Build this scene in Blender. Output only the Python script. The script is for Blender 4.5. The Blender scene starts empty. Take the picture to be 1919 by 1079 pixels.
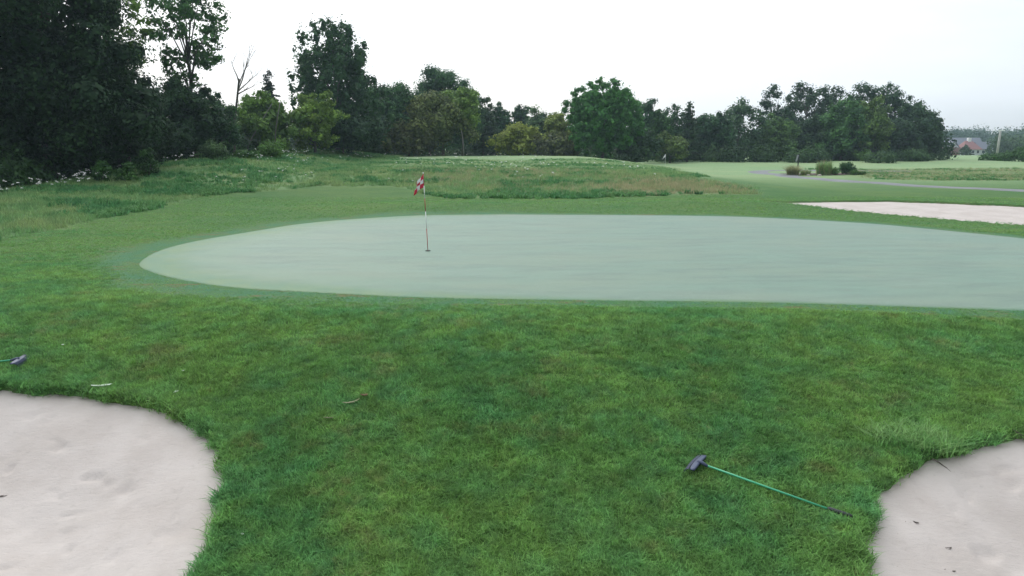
import bpy, math, random
import numpy as np
from mathutils import Vector, Matrix

SC = bpy.context.scene
COL = SC.collection
R = math.radians

# ------------------------------------------------------------------ camera
F = 1370.0                       # focal length in pixels of the 1919 px wide photograph
CX, CY = 959.5, 539.5
PITCH = math.atan((CY - 268.0) / F)
CAMZ = 3.05
cam_d = bpy.data.cameras.new('camera')
cam = bpy.data.objects.new('camera', cam_d)
COL.objects.link(cam)
cam.location = (0, 0, CAMZ)
cam.rotation_euler = (math.pi / 2 - PITCH, 0, 0)
cam_d.sensor_width = 36.0
cam_d.lens = 36.0 * F / 1919.0
cam_d.clip_start = 0.1
cam_d.clip_end = 5000
SC.camera = cam

# ------------------------------------------------------------------ world, sun, exposure
SUN_EL, SUN_AZ = 34.0, -22.0     # ahead of the camera, a little to the left (azimuth from +Y towards +X)
sun_dir = Vector((math.sin(R(SUN_AZ)) * math.cos(R(SUN_EL)), math.cos(R(SUN_AZ)) * math.cos(R(SUN_EL)), math.sin(R(SUN_EL))))
world = bpy.data.worlds.new('World')
SC.world = world
world.use_nodes = True
wt = world.node_tree
for n in list(wt.nodes):
    wt.nodes.remove(n)
W = wt.nodes.new
L = wt.links.new
wout = W('ShaderNodeOutputWorld')
bg = W('ShaderNodeBackground')
bg.inputs['Strength'].default_value = 0.1
L(bg.outputs[0], wout.inputs['Surface'])
sky = W('ShaderNodeTexSky')
sky.sky_type = 'NISHITA'
sky.sun_disc = False
sky.sun_elevation = R(SUN_EL)
sky.sun_rotation = R(SUN_AZ)
sky.air_density = 1.0
sky.dust_density = 2.5
sky.ozone_density = 1.0
tc = W('ShaderNodeTexCoord')
# thin overcast: brighter towards the sun, thinner patches let the blue through
dot = W('ShaderNodeVectorMath'); dot.operation = 'DOT_PRODUCT'
L(tc.outputs['Generated'], dot.inputs[0]); dot.inputs[1].default_value = sun_dir
glow = W('ShaderNodeMapRange'); glow.interpolation_type = 'SMOOTHERSTEP'
glow.inputs['From Min'].default_value = -0.6; glow.inputs['From Max'].default_value = 1.0
glow.inputs['To Min'].default_value = 4.0; glow.inputs['To Max'].default_value = 12.0
L(dot.outputs['Value'], glow.inputs['Value'])
stretch = W('ShaderNodeMapping'); stretch.inputs['Scale'].default_value = (1.6, 1.6, 7.0)
L(tc.outputs['Generated'], stretch.inputs['Vector'])
cn = W('ShaderNodeTexNoise'); cn.inputs['Scale'].default_value = 1.3; cn.inputs['Detail'].default_value = 5
cn.inputs['Roughness'].default_value = 0.55
L(stretch.outputs[0], cn.inputs['Vector'])
cov = W('ShaderNodeMapRange')
cov.inputs['From Min'].default_value = 0.3; cov.inputs['From Max'].default_value = 0.65
cov.inputs['To Min'].default_value = 0.62; cov.inputs['To Max'].default_value = 0.9
L(cn.outputs['Fac'], cov.inputs['Value'])
ccol = W('ShaderNodeVectorMath'); ccol.operation = 'SCALE'
ccol.inputs[0].default_value = (0.925, 0.985, 1.06)
sepz = W('ShaderNodeSeparateXYZ'); L(tc.outputs['Generated'], sepz.inputs[0])
zen = W('ShaderNodeMapRange'); zen.inputs['From Min'].default_value = 0.0; zen.inputs['From Max'].default_value = 1.0
zen.inputs['To Min'].default_value = 0.74; zen.inputs['To Max'].default_value = 2.1          # overcast sky: brightest overhead
L(sepz.outputs['Z'], zen.inputs['Value'])
lum = W('ShaderNodeMath'); lum.operation = 'MULTIPLY'
L(glow.outputs[0], lum.inputs[0]); L(zen.outputs[0], lum.inputs[1])
L(lum.outputs[0], ccol.inputs['Scale'])
mixc = W('ShaderNodeMix'); mixc.data_type = 'RGBA'
L(cov.outputs[0], mixc.inputs['Factor'])
L(sky.outputs[0], mixc.inputs[6]); L(ccol.outputs[0], mixc.inputs[7])
L(mixc.outputs[2], bg.inputs['Color'])

sun_d = bpy.data.lights.new('sun', 'SUN')
sun_d.energy = 0.8
sun_d.angle = R(25)
sun_d.color = (1.0, 0.95, 0.87)
sun = bpy.data.objects.new('sun', sun_d)
COL.objects.link(sun)
sun.rotation_euler = sun_dir.to_track_quat('Z', 'Y').to_euler()
sun.location = (-30, 60, 60)

SC.view_settings.view_transform = 'Standard'
SC.view_settings.look = 'None'
SC.view_settings.exposure = 0.3
SC.view_settings.gamma = 1.0
SC.render.engine = 'CYCLES'
SC.cycles.use_denoising = True
SC.cycles.use_adaptive_sampling = True
SC.cycles.adaptive_threshold = 0.02
SC.cycles.max_bounces = 6
SC.cycles.diffuse_bounces = 4
SC.cycles.transparent_max_bounces = 8
SC.cycles.volume_bounces = 1

# ------------------------------------------------------------------ helpers
def hsh(i, j, s):
    v = np.sin(i * 127.1 + j * 311.7 + s * 74.7) * 43758.5453
    return v - np.floor(v)

def vnoise(x, y, s=0):
    x = np.asarray(x, float); y = np.asarray(y, float)
    i, j = np.floor(x), np.floor(y)
    u, v = x - i, y - j
    u = u * u * (3 - 2 * u); v = v * v * (3 - 2 * v)
    a, b = hsh(i, j, s), hsh(i + 1, j, s)
    c, d = hsh(i, j + 1, s), hsh(i + 1, j + 1, s)
    return (a + (b - a) * u) * (1 - v) + (c + (d - c) * u) * v

def fbm(x, y, s=0, o=4):
    t, a, n = 0, 0.5, 0
    for k in range(o):
        t = t + a * vnoise(np.asarray(x) * 2 ** k, np.asarray(y) * 2 ** k, s + k * 7); n += a; a *= 0.5
    return t / n

def sstep(a, b, x):
    t = np.clip((np.asarray(x, float) - a) / (b - a), 0, 1)
    return t * t * (3 - 2 * t)

_fwd = np.array([0, math.cos(PITCH), -math.sin(PITCH)])
_up = np.array([0, math.sin(PITCH), math.cos(PITCH)])
def ray(px, py):
    return _fwd + np.array([1.0, 0, 0]) * (px - CX) / F + _up * (CY - py) / F
def at(px, py, Y):
    """the point seen at a pixel, Y metres ahead"""
    d = ray(px, py)
    t = Y / d[1]
    return np.array([0, 0, CAMZ]) + d * t

def h0(x, y):
    """ground height without the bunkers: a green on a low plateau, banks left and behind"""
    x = np.asarray(x, float); y = np.asarray(y, float)
    z = -1.25 * sstep(13.6, 5.0, y + 0.35 * np.sin(x * 0.33 + 1) + 0.02 * x)
    # bank along the left side, in front of the wood
    k = 0.45 + 0.55 * sstep(25, 75, y)
    z = z + 0.95 * k * sstep(-15.5, -24.5, x + 0.6 * np.sin(y * 0.11)) * sstep(8, 26, y) * (1 - 0.95 * sstep(-25.5, -33, x))
    # bank behind the green
    mx = sstep(24, 11, x + 0.04 * y) * sstep(-46, -20, x)
    z = z + 0.88 * sstep(38.5, 60, y + 1.2 * np.sin(x * 0.21)) * mx * (1 - sstep(103, 116, y) * 1.1)
    z = z + 0.42 * sstep(66, 92, y) * sstep(-28, -22.5, x) * sstep(26, 12, x) * (1 - sstep(103, 114, y))
    # right side: gently down beyond the crest
    z = z - 0.011 * np.clip(y - 140, 0, 220) - 0.0 * x
    z = z + sstep(320, 700, y) * 9.0
    # mound between green and right bunker
    z = z + 0.28 * np.exp(-(((x - 9.6) / 4.0) ** 2 + ((y - 35.5) / 2.4) ** 2))
    z = z + 0.22 * np.exp(-(((x + 4) / 7) ** 2 + ((y - 35.5) / 2.6) ** 2))
    far = sstep(25, 60, y)
    z = z + (fbm(x * 0.12, y * 0.12, 3, 3) - 0.5) * (0.10 + 0.22 * far)
    return z

def ground(px, py, f=h0):
    """where a pixel's ray meets the ground"""
    d = ray(px, py)
    t = 3.0
    p = None
    for _ in range(4000):
        p = np.array([0, 0, CAMZ]) + d * t
        if p[2] <= f(p[0], p[1]):
            break
        t *= 1.003
    return p

def spline(pts, n, closed=True):
    """Catmull-Rom through 2D points"""
    P = np.array(pts, float)
    m = len(P)
    out = []
    segs = m if closed else m - 1
    for i in range(segs):
        if closed:
            a, b, c, d = P[(i - 1) % m], P[i], P[(i + 1) % m], P[(i + 2) % m]
        else:
            a, b, c, d = P[max(i - 1, 0)], P[i], P[i + 1], P[min(i + 2, m - 1)]
        for t in np.linspace(0, 1, n, endpoint=False):
            out.append(0.5 * (2 * b + (c - a) * t + (2 * a - 5 * b + 4 * c - d) * t * t + (3 * b - a - 3 * c + d) * t ** 3))
    if not closed:
        out.append(P[-1])
    return np.array(out)

def sdist(x, y, poly):
    """signed distance to a closed polygon, negative inside"""
    x = np.asarray(x, float); y = np.asarray(y, float)
    d2 = np.full(x.shape, 1e18)
    ins = np.zeros(x.shape, bool)
    n = len(poly)
    for i in range(n):
        ax, ay = poly[i]; bx, by = poly[(i + 1) % n]
        ex, ey = bx - ax, by - ay
        l = ex * ex + ey * ey + 1e-12
        t = np.clip(((x - ax) * ex + (y - ay) * ey) / l, 0, 1)
        d2 = np.minimum(d2, (x - ax - t * ex) ** 2 + (y - ay - t * ey) ** 2)
        if ay != by:
            c = ((ay > y) != (by > y)) & (x < ex * (y - ay) / (by - ay) + ax)
            ins ^= c
    d = np.sqrt(d2)
    return np.where(ins, -d, d)

def bulk_mesh(name, verts, quads=None, tris=None, smooth=False):
    """fast mesh from numpy arrays"""
    me = bpy.data.meshes.new(name)
    verts = np.asarray(verts, np.float32)
    fl, st = [], []
    off = 0
    if quads is not None and len(quads):
        q = np.asarray(quads, np.int32); fl.append(q.ravel()); st.append(np.arange(len(q)) * 4); off = q.size
    if tris is not None and len(tris):
        t = np.asarray(tris, np.int32); fl.append(t.ravel()); st.append(off + np.arange(len(t)) * 3)
    fl = np.concatenate(fl) if fl else np.zeros(0, np.int32)
    st = np.concatenate(st).astype(np.int32) if st else np.zeros(0, np.int32)
    me.vertices.add(len(verts)); me.vertices.foreach_set('co', verts.ravel())
    me.loops.add(len(fl)); me.loops.foreach_set('vertex_index', fl)
    me.polygons.add(len(st)); me.polygons.foreach_set('loop_start', st)
    if smooth:
        me.polygons.foreach_set('use_smooth', np.ones(len(st), bool))
    me.update(calc_edges=True)
    me.validate()
    return me

def link(name, me, mat=None, parent=None):
    o = bpy.data.objects.new(name, me)
    COL.objects.link(o)
    if mat is not None and me is not None:
        me.materials.append(mat)
    if parent is not None:
        o.parent = parent
    return o

def tag(o, label=None, cat=None, group=None, kind=None):
    if label: o['label'] = label
    if cat: o['category'] = cat
    if group: o['group'] = group
    if kind: o['kind'] = kind
    return o

def thing(name, loc, label, cat, group=None, rz=0):
    o = bpy.data.objects.new(name, None)
    COL.objects.link(o)
    o.location = loc; o.rotation_euler = (0, 0, rz)
    o.empty_display_size = 0.2
    return tag(o, label, cat, group)

class MB:
    """collects boxes, tubes and quads into one mesh"""
    def __init__(s): s.v = []; s.f = []; s.mi = []
    def add(s, v, f, m=0):
        b = len(s.v); s.v += [tuple(p) for p in v]; s.f += [tuple(i + b for i in q) for q in f]; s.mi += [m] * len(f)
    def box(s, c, d, M=None, bevel=0.0):
        x, y, z = d[0] / 2, d[1] / 2, d[2] / 2
        v = [Vector((a * x, b * y, e * z)) for e in (-1, 1) for a, b in ((-1, -1), (1, -1), (1, 1), (-1, 1))]
        if bevel:
            v = [Vector((p.x * (1 - bevel if p.z > 0 else 1), p.y * (1 - bevel if p.z > 0 else 1), p.z)) for p in v]
        if M: v = [M @ p for p in v]
        c = Vector(c)
        s.add([p + c for p in v], [(3, 2, 1, 0), (4, 5, 6, 7), (0, 1, 5, 4), (1, 2, 6, 5), (2, 3, 7, 6), (3, 0, 4, 7)])
    def tube(s, pts, rad, n=8, cap=True, m=0):
        pts = [Vector(p) for p in pts]
        v, f = [], []
        for i, p in enumerate(pts):
            t = (pts[min(i + 1, len(pts) - 1)] - pts[max(i - 1, 0)])
            if t.length < 1e-9: t = Vector((0, 0, 1))
            t.normalize()
            a = t.orthogonal().normalized() if i == 0 else (a - t * a.dot(t)).normalized()
            b = t.cross(a)
            r = rad[i] if hasattr(rad, '__len__') else rad
            for k in range(n):
                w = 2 * math.pi * k / n
                v.append(p + (a * math.cos(w) + b * math.sin(w)) * r)
        for i in range(len(pts) - 1):
            for k in range(n):
                f.append((i * n + k, i * n + (k + 1) % n, (i + 1) * n + (k + 1) % n, (i + 1) * n + k))
        if cap:
            f.append(tuple(range(n - 1, -1, -1))); f.append(tuple((len(pts) - 1) * n + k for k in range(n)))
        s.add(v, f, m)
    def build(s, name, mat, parent=None, smooth=False):
        me = bpy.data.meshes.new(name)
        me.from_pydata(s.v, [], s.f); me.update()
        if smooth:
            me.polygons.foreach_set('use_smooth', np.ones(len(me.polygons), bool))
        o = bpy.data.objects.new(name, me); COL.objects.link(o)
        for mm in (mat if isinstance(mat, (list, tuple)) else [mat]): me.materials.append(mm)
        if isinstance(mat, (list, tuple)): me.polygons.foreach_set('material_index', s.mi)
        if parent is not None: o.parent = parent
        return o

# ------------------------------------------------------------------ materials
class NT:
    def __init__(s, name):
        s.m = bpy.data.materials.new(name); s.m.use_nodes = True
        s.t = s.m.node_tree
        s.b = s.t.nodes['Principled BSDF']; s.o = s.t.nodes['Material Output']
    def n(s, t, **k):
        x = s.t.nodes.new(t)
        for a, v in k.items(): setattr(x, a, v)
        return x
    def l(s, a, b): s.t.links.new(a, b)
    def pos(s):
        return s.n('ShaderNodeNewGeometry').outputs['Position']
    def noise(s, vec, scale, detail=3, rough=0.55, sc=None):
        if sc is not None:
            mp = s.n('ShaderNodeMapping'); mp.inputs['Scale'].default_value = sc
            s.l(vec, mp.inputs['Vector']); vec = mp.outputs[0]
        x = s.n('ShaderNodeTexNoise'); x.inputs['Scale'].default_value = scale
        x.inputs['Detail'].default_value = detail; x.inputs['Roughness'].default_value = rough
        s.l(vec, x.inputs['Vector'])
        return x.outputs['Fac']
    def ramp(s, fac, lo, hi, a=0.0, b=1.0):
        x = s.n('ShaderNodeMapRange'); x.interpolation_type = 'SMOOTHSTEP'
        x.inputs['From Min'].default_value = lo; x.inputs['From Max'].default_value = hi
        x.inputs['To Min'].default_value = a; x.inputs['To Max'].default_value = b
        s.l(fac, x.inputs['Value']); return x.outputs[0]
    def mix(s, fac, a, b, blend='MIX'):
        x = s.n('ShaderNodeMix', data_type='RGBA', blend_type=blend)
        for sock, v in ((x.inputs['Factor'], fac), (x.inputs[6], a), (x.inputs[7], b)):
            if isinstance(v, (int, float)): sock.default_value = v
            elif isinstance(v, tuple): sock.default_value = (*v, 1) if len(v) == 3 else v
            else: s.l(v, sock)
        return x.outputs[2]
    def math(s, op, a, b):
        x = s.n('ShaderNodeMath', operation=op)
        for sock, v in ((x.inputs[0], a), (x.inputs[1], b)):
            if isinstance(v, (int, float)): sock.default_value = v
            else: s.l(v, sock)
        return x.outputs[0]
    def attr(s, name, kind='GEOMETRY'):
        x = s.n('ShaderNodeAttribute', attribute_name=name, attribute_type=kind)
        return x.outputs
    def bump(s, height, strength, dist):
        x = s.n('ShaderNodeBump'); x.inputs['Strength'].default_value = strength; x.inputs['Distance'].default_value = dist
        s.l(height, x.inputs['Height']); s.l(x.outputs[0], s.b.inputs['Normal'])

def plain(name, col, rough=0.6, metal=0.0, grain=0.15, scale=20.0):
    m = NT(name)
    f = m.noise(m.n('ShaderNodeTexCoord').outputs['Object'], scale, 4)
    c = m.mix(f, tuple(x * (1 - grain) for x in col), tuple(min(1, x * (1 + grain)) for x in col))
    m.l(c, m.b.inputs['Base Color']); m.b.inputs['Roughness'].default_value = rough; m.b.inputs['Metallic'].default_value = metal
    return m.m

def lawn_colour(m, p):
    """mown grass: patches of fresh, yellowish and blue-green turf"""
    n1 = m.ramp(m.noise(p, 0.55, 4, 0.6), 0.36, 0.66)
    n2 = m.ramp(m.noise(p, 1.7, 4, 0.65), 0.40, 0.68)
    n3 = m.ramp(m.noise(p, 0.23, 3, 0.5), 0.38, 0.62)
    c = m.mix(n1, (0.054, 0.136, 0.038), (0.084, 0.165, 0.042))
    c = m.mix(m.math('MULTIPLY', n2, 0.6), c, (0.048, 0.155, 0.062))
    c = m.mix(m.math('MULTIPLY', n3, 0.35), c, (0.105, 0.175, 0.034))
    c = m.mix(m.ramp(m.noise(p, 0.75, 5, 0.7), 0.54, 0.70, 0, 0.6), c, (0.115, 0.130, 0.045))
    c = m.mix(m.ramp(m.noise(p, 2.2, 5, 0.75), 0.60, 0.70, 0, 0.35), c, (0.130, 0.105, 0.045))
    pt = m.ramp(m.noise(p, 2.9, 4, 0.65), 0.36, 0.66, 0.80, 1.17)
    x = m.n('ShaderNodeVectorMath', operation='SCALE'); m.l(c, x.inputs[0]); m.l(pt, x.inputs['Scale'])
    return x.outputs[0]

M = {}
def build_materials():
    # ground sheet
    m = NT('turf'); p = m.pos()
    z = m.attr('zone')                      # R rough, G dry, B short collar
    sep = m.n('ShaderNodeSeparateColor'); m.l(z['Color'], sep.inputs[0])
    c = lawn_colour(m, p)
    # mown turf further out is paler and yellower
    fair = m.mix(m.ramp(m.noise(p, 0.16, 4, 0.55, (1, 0.45, 1)), 0.36, 0.64), (0.052, 0.132, 0.032), (0.086, 0.155, 0.036))
    fair = m.mix(m.ramp(m.noise(p, 2.2, 4, 0.6), 0.42, 0.66, 0, 0.3), fair, (0.052, 0.145, 0.044))
    fair = m.mix(m.ramp(m.noise(p, 0.9, 5, 0.7, (0.35, 1.3, 1)), 0.46, 0.66, 0, 0.55), fair, (0.042, 0.112, 0.032))
    fair = m.mix(m.ramp(m.noise(p, 0.45, 5, 0.7, (0.3, 1.2, 1)), 0.50, 0.70, 0, 0.6), fair, (0.130, 0.190, 0.044))
    fair = m.mix(m.ramp(m.noise(p, 5.0, 5, 0.75, (0.35, 1.0, 1)), 0.50, 0.66, 0, 0.6), fair, (0.038, 0.100, 0.030))
    fair = m.mix(m.ramp(m.noise(p, 3.1, 5, 0.75, (0.3, 1.0, 1)), 0.52, 0.70, 0, 0.5), fair, (0.135, 0.215, 0.060))
    dew_sheen = m.mix(m.ramp(m.noise(p, 0.12, 5, 0.6, (0.4, 1.4, 1)), 0.36, 0.64), (0.205, 0.310, 0.150), (0.262, 0.332, 0.166))  # glancing sheen of the dew, painted as a paler colour on far turf
    dew_sheen = m.mix(m.ramp(m.noise(p, 0.7, 5, 0.7, (0.3, 1.0, 1)), 0.46, 0.68, 0, 0.45), dew_sheen, (0.140, 0.245, 0.090))
    fair = m.mix(m.attr('far')['Fac'], fair, dew_sheen)
    c = m.mix(m.attr('away')['Fac'], c, fair)
    rough = m.mix(m.ramp(m.noise(p, 0.35, 5, 0.6), 0.36, 0.64), (0.130, 0.230, 0.090), (0.205, 0.265, 0.110))
    rough = m.mix(m.ramp(m.noise(p, 2.3, 5, 0.7), 0.4, 0.62, 0, 0.5), rough, (0.075, 0.165, 0.060))
    c = m.mix(sep.outputs[0], c, rough)
    dry = m.mix(m.ramp(m.noise(p, 0.8, 5, 0.7), 0.36, 0.64), (0.17, 0.195, 0.09), (0.245, 0.22, 0.125))
    c = m.mix(m.math('MULTIPLY', sep.outputs[1], m.ramp(m.noise(p, 0.5, 4, 0.65), 0.32, 0.6)), c, dry)
    short = m.mix(m.ramp(m.noise(p, 1.1, 4, 0.6), 0.36, 0.64), (0.062, 0.165, 0.082), (0.085, 0.165, 0.064))
    short = m.mix(m.ramp(m.noise(p, 0.9, 5, 0.7, (0.7, 2.0, 1)), 0.55, 0.64, 0, 0.8), short, (0.165, 0.120, 0.055))
    c = m.mix(sep.outputs[2], c, short)
    c = m.mix(m.attr('soil')['Fac'], c, m.mix(m.noise(p, 20, 4, 0.7), (0.10, 0.075, 0.045), (0.22, 0.18, 0.13)))
    fine = m.noise(p, 28, 3, 0.7)
    c = m.mix(m.ramp(fine, 0.35, 0.7, 0, 0.35), c, (0.03, 0.075, 0.025))
    m.l(c, m.b.inputs['Base Color']); m.b.inputs['Roughness'].default_value = 0.9
    m.b.inputs['Specular IOR Level'].default_value = 0.1
    m.b.inputs['Sheen Weight'].default_value = 0.02; m.b.inputs['Sheen Roughness'].default_value = 0.5
    m.bump(m.noise(p, 17, 5, 0.7), 0.6, 0.05)
    M['turf'] = m.m
    # putting green, pale with dew
    m = NT('turf_green'); p = m.pos()
    a, b = (0.092, 0.178, 0.108), (0.110, 0.172, 0.098)
    c = m.mix(m.ramp(m.noise(p, 0.5, 4, 0.55, (0.5, 1, 1)), 0.36, 0.64), a, b)
    c = m.mix(m.ramp(m.noise(p, 1.9, 5, 0.75, (0.22, 1, 1)), 0.42, 0.66, 0, 0.85), c, tuple(x * 0.60 for x in a))
    c = m.mix(m.ramp(m.noise(p, 0.9, 5, 0.7, (0.3, 1, 1)), 0.52, 0.70, 0, 0.5), c, (0.138, 0.212, 0.146))
    c = m.mix(m.ramp(m.noise(p, 0.33, 4, 0.6, (0.4, 1.2, 1)), 0.50, 0.68, 0, 0.4), c, (0.150, 0.185, 0.105))
    c = m.mix(m.ramp(m.noise(p, 3.2, 5, 0.75, (0.4, 1, 1)), 0.54, 0.66, 0, 0.4), c, (0.125, 0.140, 0.085))
    c = m.mix(m.ramp(m.noise(p, 45, 3, 0.7), 0.4, 0.66, 0, 0.45), c, (0.05, 0.10, 0.055))
    col = m.mix(m.ramp(m.noise(p, 1.3, 4, 0.6), 0.36, 0.64), (0.060, 0.155, 0.078), (0.086, 0.165, 0.066))
    c = m.mix(m.attr('rim')['Fac'], c, col)
    c = m.mix(m.attr('mow')['Fac'], c, (0.092, 0.170, 0.090))
    m.l(c, m.b.inputs['Base Color']); m.b.inputs['Roughness'].default_value = 0.62
    m.b.inputs['Specular IOR Level'].default_value = 0.35
    m.l(m.math('SUBTRACT', 0.32, m.math('MULTIPLY', m.attr('rim')['Fac'], 0.27)), m.b.inputs['Sheen Weight']); m.b.inputs['Sheen Roughness'].default_value = 0.45
    m.b.inputs['Sheen Tint'].default_value = (0.86, 1.0, 0.97, 1)
    m.bump(m.noise(p, 22, 5, 0.75), 0.5, 0.03)
    M['green'] = m.m
    # sand
    m = NT('sand'); p = m.pos()
    c = m.mix(m.ramp(m.noise(p, 1.2, 5, 0.6), 0.35, 0.65), (0.430, 0.378, 0.338), (0.480, 0.428, 0.388))
    c = m.mix(m.ramp(m.noise(p, 6, 5, 0.7), 0.58, 0.72, 0, 0.5), c, (0.345, 0.31, 0.275))
    c = m.mix(m.ramp(m.noise(p, 28, 4, 0.75), 0.62, 0.74, 0, 0.55), c, (0.27, 0.215, 0.17))
    c = m.mix(m.ramp(m.noise(p, 180, 2, 0.7), 0.5, 0.8, 0, 0.3), c, (0.30, 0.275, 0.255))
    m.l(c, m.b.inputs['Base Color']); m.b.inputs['Roughness'].default_value = 0.9
    m.b.inputs['Specular IOR Level'].default_value = 0.15
    hgt = m.math('ADD', m.math('MULTIPLY', m.noise(p, 9, 4, 0.6, (1, 2.2, 1)), 0.7), m.math('MULTIPLY', m.noise(p, 40, 4, 0.7), 0.3))
    m.bump(hgt, 0.5, 0.025)
    M['sand'] = m.m
    # grass blades: same turf colours in world space, per blade variation
    def blade(name, colour_fn, spec=0.15, transl=0.35, var=0.6):
        m = NT(name); p = m.pos()
        c = colour_fn(m, p)
        v = m.attr('v')['Fac']
        c = m.mix(v, m.mix(1.0, c, (1 - var, 1 - var, 1 - var), 'MULTIPLY'), m.mix(1.0, c, (1 + var, 1 + var * 0.9, 1 + var * 0.8), 'MULTIPLY'))
        m.l(c, m.b.inputs['Base Color']); m.b.inputs['Roughness'].default_value = 0.55
        m.b.inputs['Specular IOR Level'].default_value = spec
        tr = m.n('ShaderNodeBsdfTranslucent'); m.l(c, tr.inputs['Color'])
        mx = m.n('ShaderNodeMixShader'); mx.inputs[0].default_value = transl
        m.l(m.b.outputs[0], mx.inputs[1]); m.l(tr.outputs[0], mx.inputs[2]); m.l(mx.outputs[0], m.o.inputs['Surface'])
        return m.m
    M['blade'] = blade('grass_blade', lambda m, p: m.mix(1.0, lawn_colour(m, p), (2.45, 2.4, 2.6), 'MULTIPLY'), 0.10, 0.35, 0.75)
    def roughc(m, p):
        c = m.mix(m.ramp(m.noise(p, 0.35, 5, 0.6), 0.36, 0.64), (0.190, 0.365, 0.140), (0.285, 0.390, 0.160))
        return m.mix(m.ramp(m.noise(p, 0.9, 4, 0.7), 0.45, 0.66, 0, 0.6), c, (0.085, 0.210, 0.080))
    M['rough_blade'] = blade('rough_blade', roughc)
    M['dry_blade'] = blade('dry_blade', lambda m, p: m.mix(m.ramp(m.noise(p, 0.6, 4, 0.65), 0.36, 0.64), (0.27, 0.31, 0.155), (0.38, 0.355, 0.215)))
    M['tall_blade'] = blade('tall_blade', lambda m, p: m.mix(m.ramp(m.noise(p, 3, 3, 0.6), 0.36, 0.64), (0.12, 0.29, 0.085), (0.21, 0.37, 0.13)))
    M['weed'] = blade('weed_leaf', lambda m, p: m.mix(m.ramp(m.noise(p, 0.5, 4, 0.65), 0.36, 0.64), (0.070, 0.225, 0.080), (0.130, 0.285, 0.100)))
    # tree leaves, coloured by the tree's own colour
    m = NT('leaf')
    oc = m.n('ShaderNodeObjectInfo').outputs['Color']; v = m.attr('v')['Fac']
    p = m.pos()
    c = m.mix(v, m.mix(1.0, oc, (0.55, 0.70, 0.58), 'MULTIPLY'), m.mix(1.0, oc, (1.85, 2.3, 1.3), 'MULTIPLY'))  # random tones; the light end puts highlights of lit clumps into the colour
    c = m.mix(m.ramp(m.noise(p, 0.6, 3, 0.6), 0.4, 0.65, 0, 0.35), c, m.mix(1.0, c, (1.35, 1.15, 0.8), 'MULTIPLY'))
    m.l(c, m.b.inputs['Base Color']); m.b.inputs['Roughness'].default_value = 0.6
    m.b.inputs['Specular IOR Level'].default_value = 0.1
    tr = m.n('ShaderNodeBsdfTranslucent'); m.l(c, tr.inputs['Color'])
    mx = m.n('ShaderNodeMixShader'); mx.inputs[0].default_value = 0.22
    m.l(m.b.outputs[0], mx.inputs[1]); m.l(tr.outputs[0], mx.inputs[2]); m.l(mx.outputs[0], m.o.inputs['Surface'])
    M['leaf'] = m.m
    m = NT('bark'); p = m.pos()
    c = m.mix(m.ramp(m.noise(p, 5, 5, 0.7, (3, 3, 0.4)), 0.35, 0.65), (0.045, 0.038, 0.032), (0.12, 0.105, 0.09))
    m.l(c, m.b.inputs['Base Color']); m.b.inputs['Roughness'].default_value = 0.9
    m.bump(m.noise(p, 8, 4, 0.7, (3, 3, 0.4)), 0.7, 0.03)
    M['bark'] = m.m
    m = NT('asphalt_path'); p = m.pos()
    c = m.mix(m.ramp(m.noise(p, 0.5, 5, 0.6), 0.35, 0.65), (0.128, 0.132, 0.134), (0.168, 0.173, 0.175))
    c = m.mix(m.ramp(m.noise(p, 40, 3, 0.7), 0.4, 0.7, 0, 0.5), c, (0.11, 0.115, 0.125))
    m.l(c, m.b.inputs['Base Color']); m.b.inputs['Roughness'].default_value = 0.8
    m.bump(m.noise(p, 60, 3, 0.7), 0.4, 0.01)
    M['asphalt'] = m.m
    M['white_paint'] = plain('white_paint', (0.80, 0.79, 0.77), 0.4, 0, 0.06)
    M['red_paint'] = plain('red_paint', (0.38, 0.05, 0.045), 0.4, 0, 0.15)
    M['flag_red'] = plain('flag_red', (0.56, 0.02, 0.055), 0.75, 0, 0.12)
    M['flag_white'] = plain('flag_white', (0.78, 0.76, 0.78), 0.75, 0, 0.05)
    M['cup'] = plain('cup_shade', (0.03, 0.035, 0.03), 0.8)
    M['rake_head'] = plain('rake_head_plastic', (0.045, 0.058, 0.105), 0.55, 0, 0.3, 8)
    M['rake_handle'] = plain('rake_handle_green', (0.045, 0.34, 0.17), 0.35, 0, 0.15, 6)
    M['rubber'] = plain('black_rubber', (0.018, 0.02, 0.022), 0.6)
    M['dry_leaf'] = plain('dry_leaf', (0.13, 0.07, 0.035), 0.8, 0, 0.4)
    M['straw'] = plain('straw', (0.27, 0.26, 0.15), 0.8, 0, 0.25)
    M['pale_scrap'] = plain('pale_scrap', (0.62, 0.66, 0.58), 0.7, 0, 0.1)
    M['debris'] = plain('debris', (0.07, 0.055, 0.045), 0.9, 0, 0.4)
    M['black_metal'] = plain('black_metal', (0.02, 0.022, 0.025), 0.5)
    M['grey_metal'] = plain('grey_metal', (0.30, 0.31, 0.33), 0.5)
    M['mulch'] = plain('mulch', (0.075, 0.05, 0.038), 0.95, 0, 0.5, 6)
    M['stone'] = plain('stone', (0.42, 0.38, 0.33), 0.9, 0, 0.25, 3)
    M['pole_wood'] = plain('weathered_wood', (0.38, 0.36, 0.33), 0.85, 0, 0.15, 3)
    M['grey_bark'] = plain('grey_bark', (0.13, 0.125, 0.11), 0.9, 0, 0.35, 4)
    M['brick'] = plain('red_brick', (0.26, 0.16, 0.145), 0.85, 0, 0.15, 2)
    M['red_roof'] = plain('red_roof', (0.25, 0.125, 0.115), 0.85, 0, 0.15, 2)
    M['grey_roof'] = plain('grey_roof', (0.16, 0.17, 0.20), 0.85, 0, 0.15, 2)
    M['siding'] = plain('white_siding', (0.66, 0.68, 0.70), 0.7, 0, 0.06, 2)
    M['glass'] = plain('window_glass', (0.05, 0.06, 0.07), 0.1)
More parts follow.
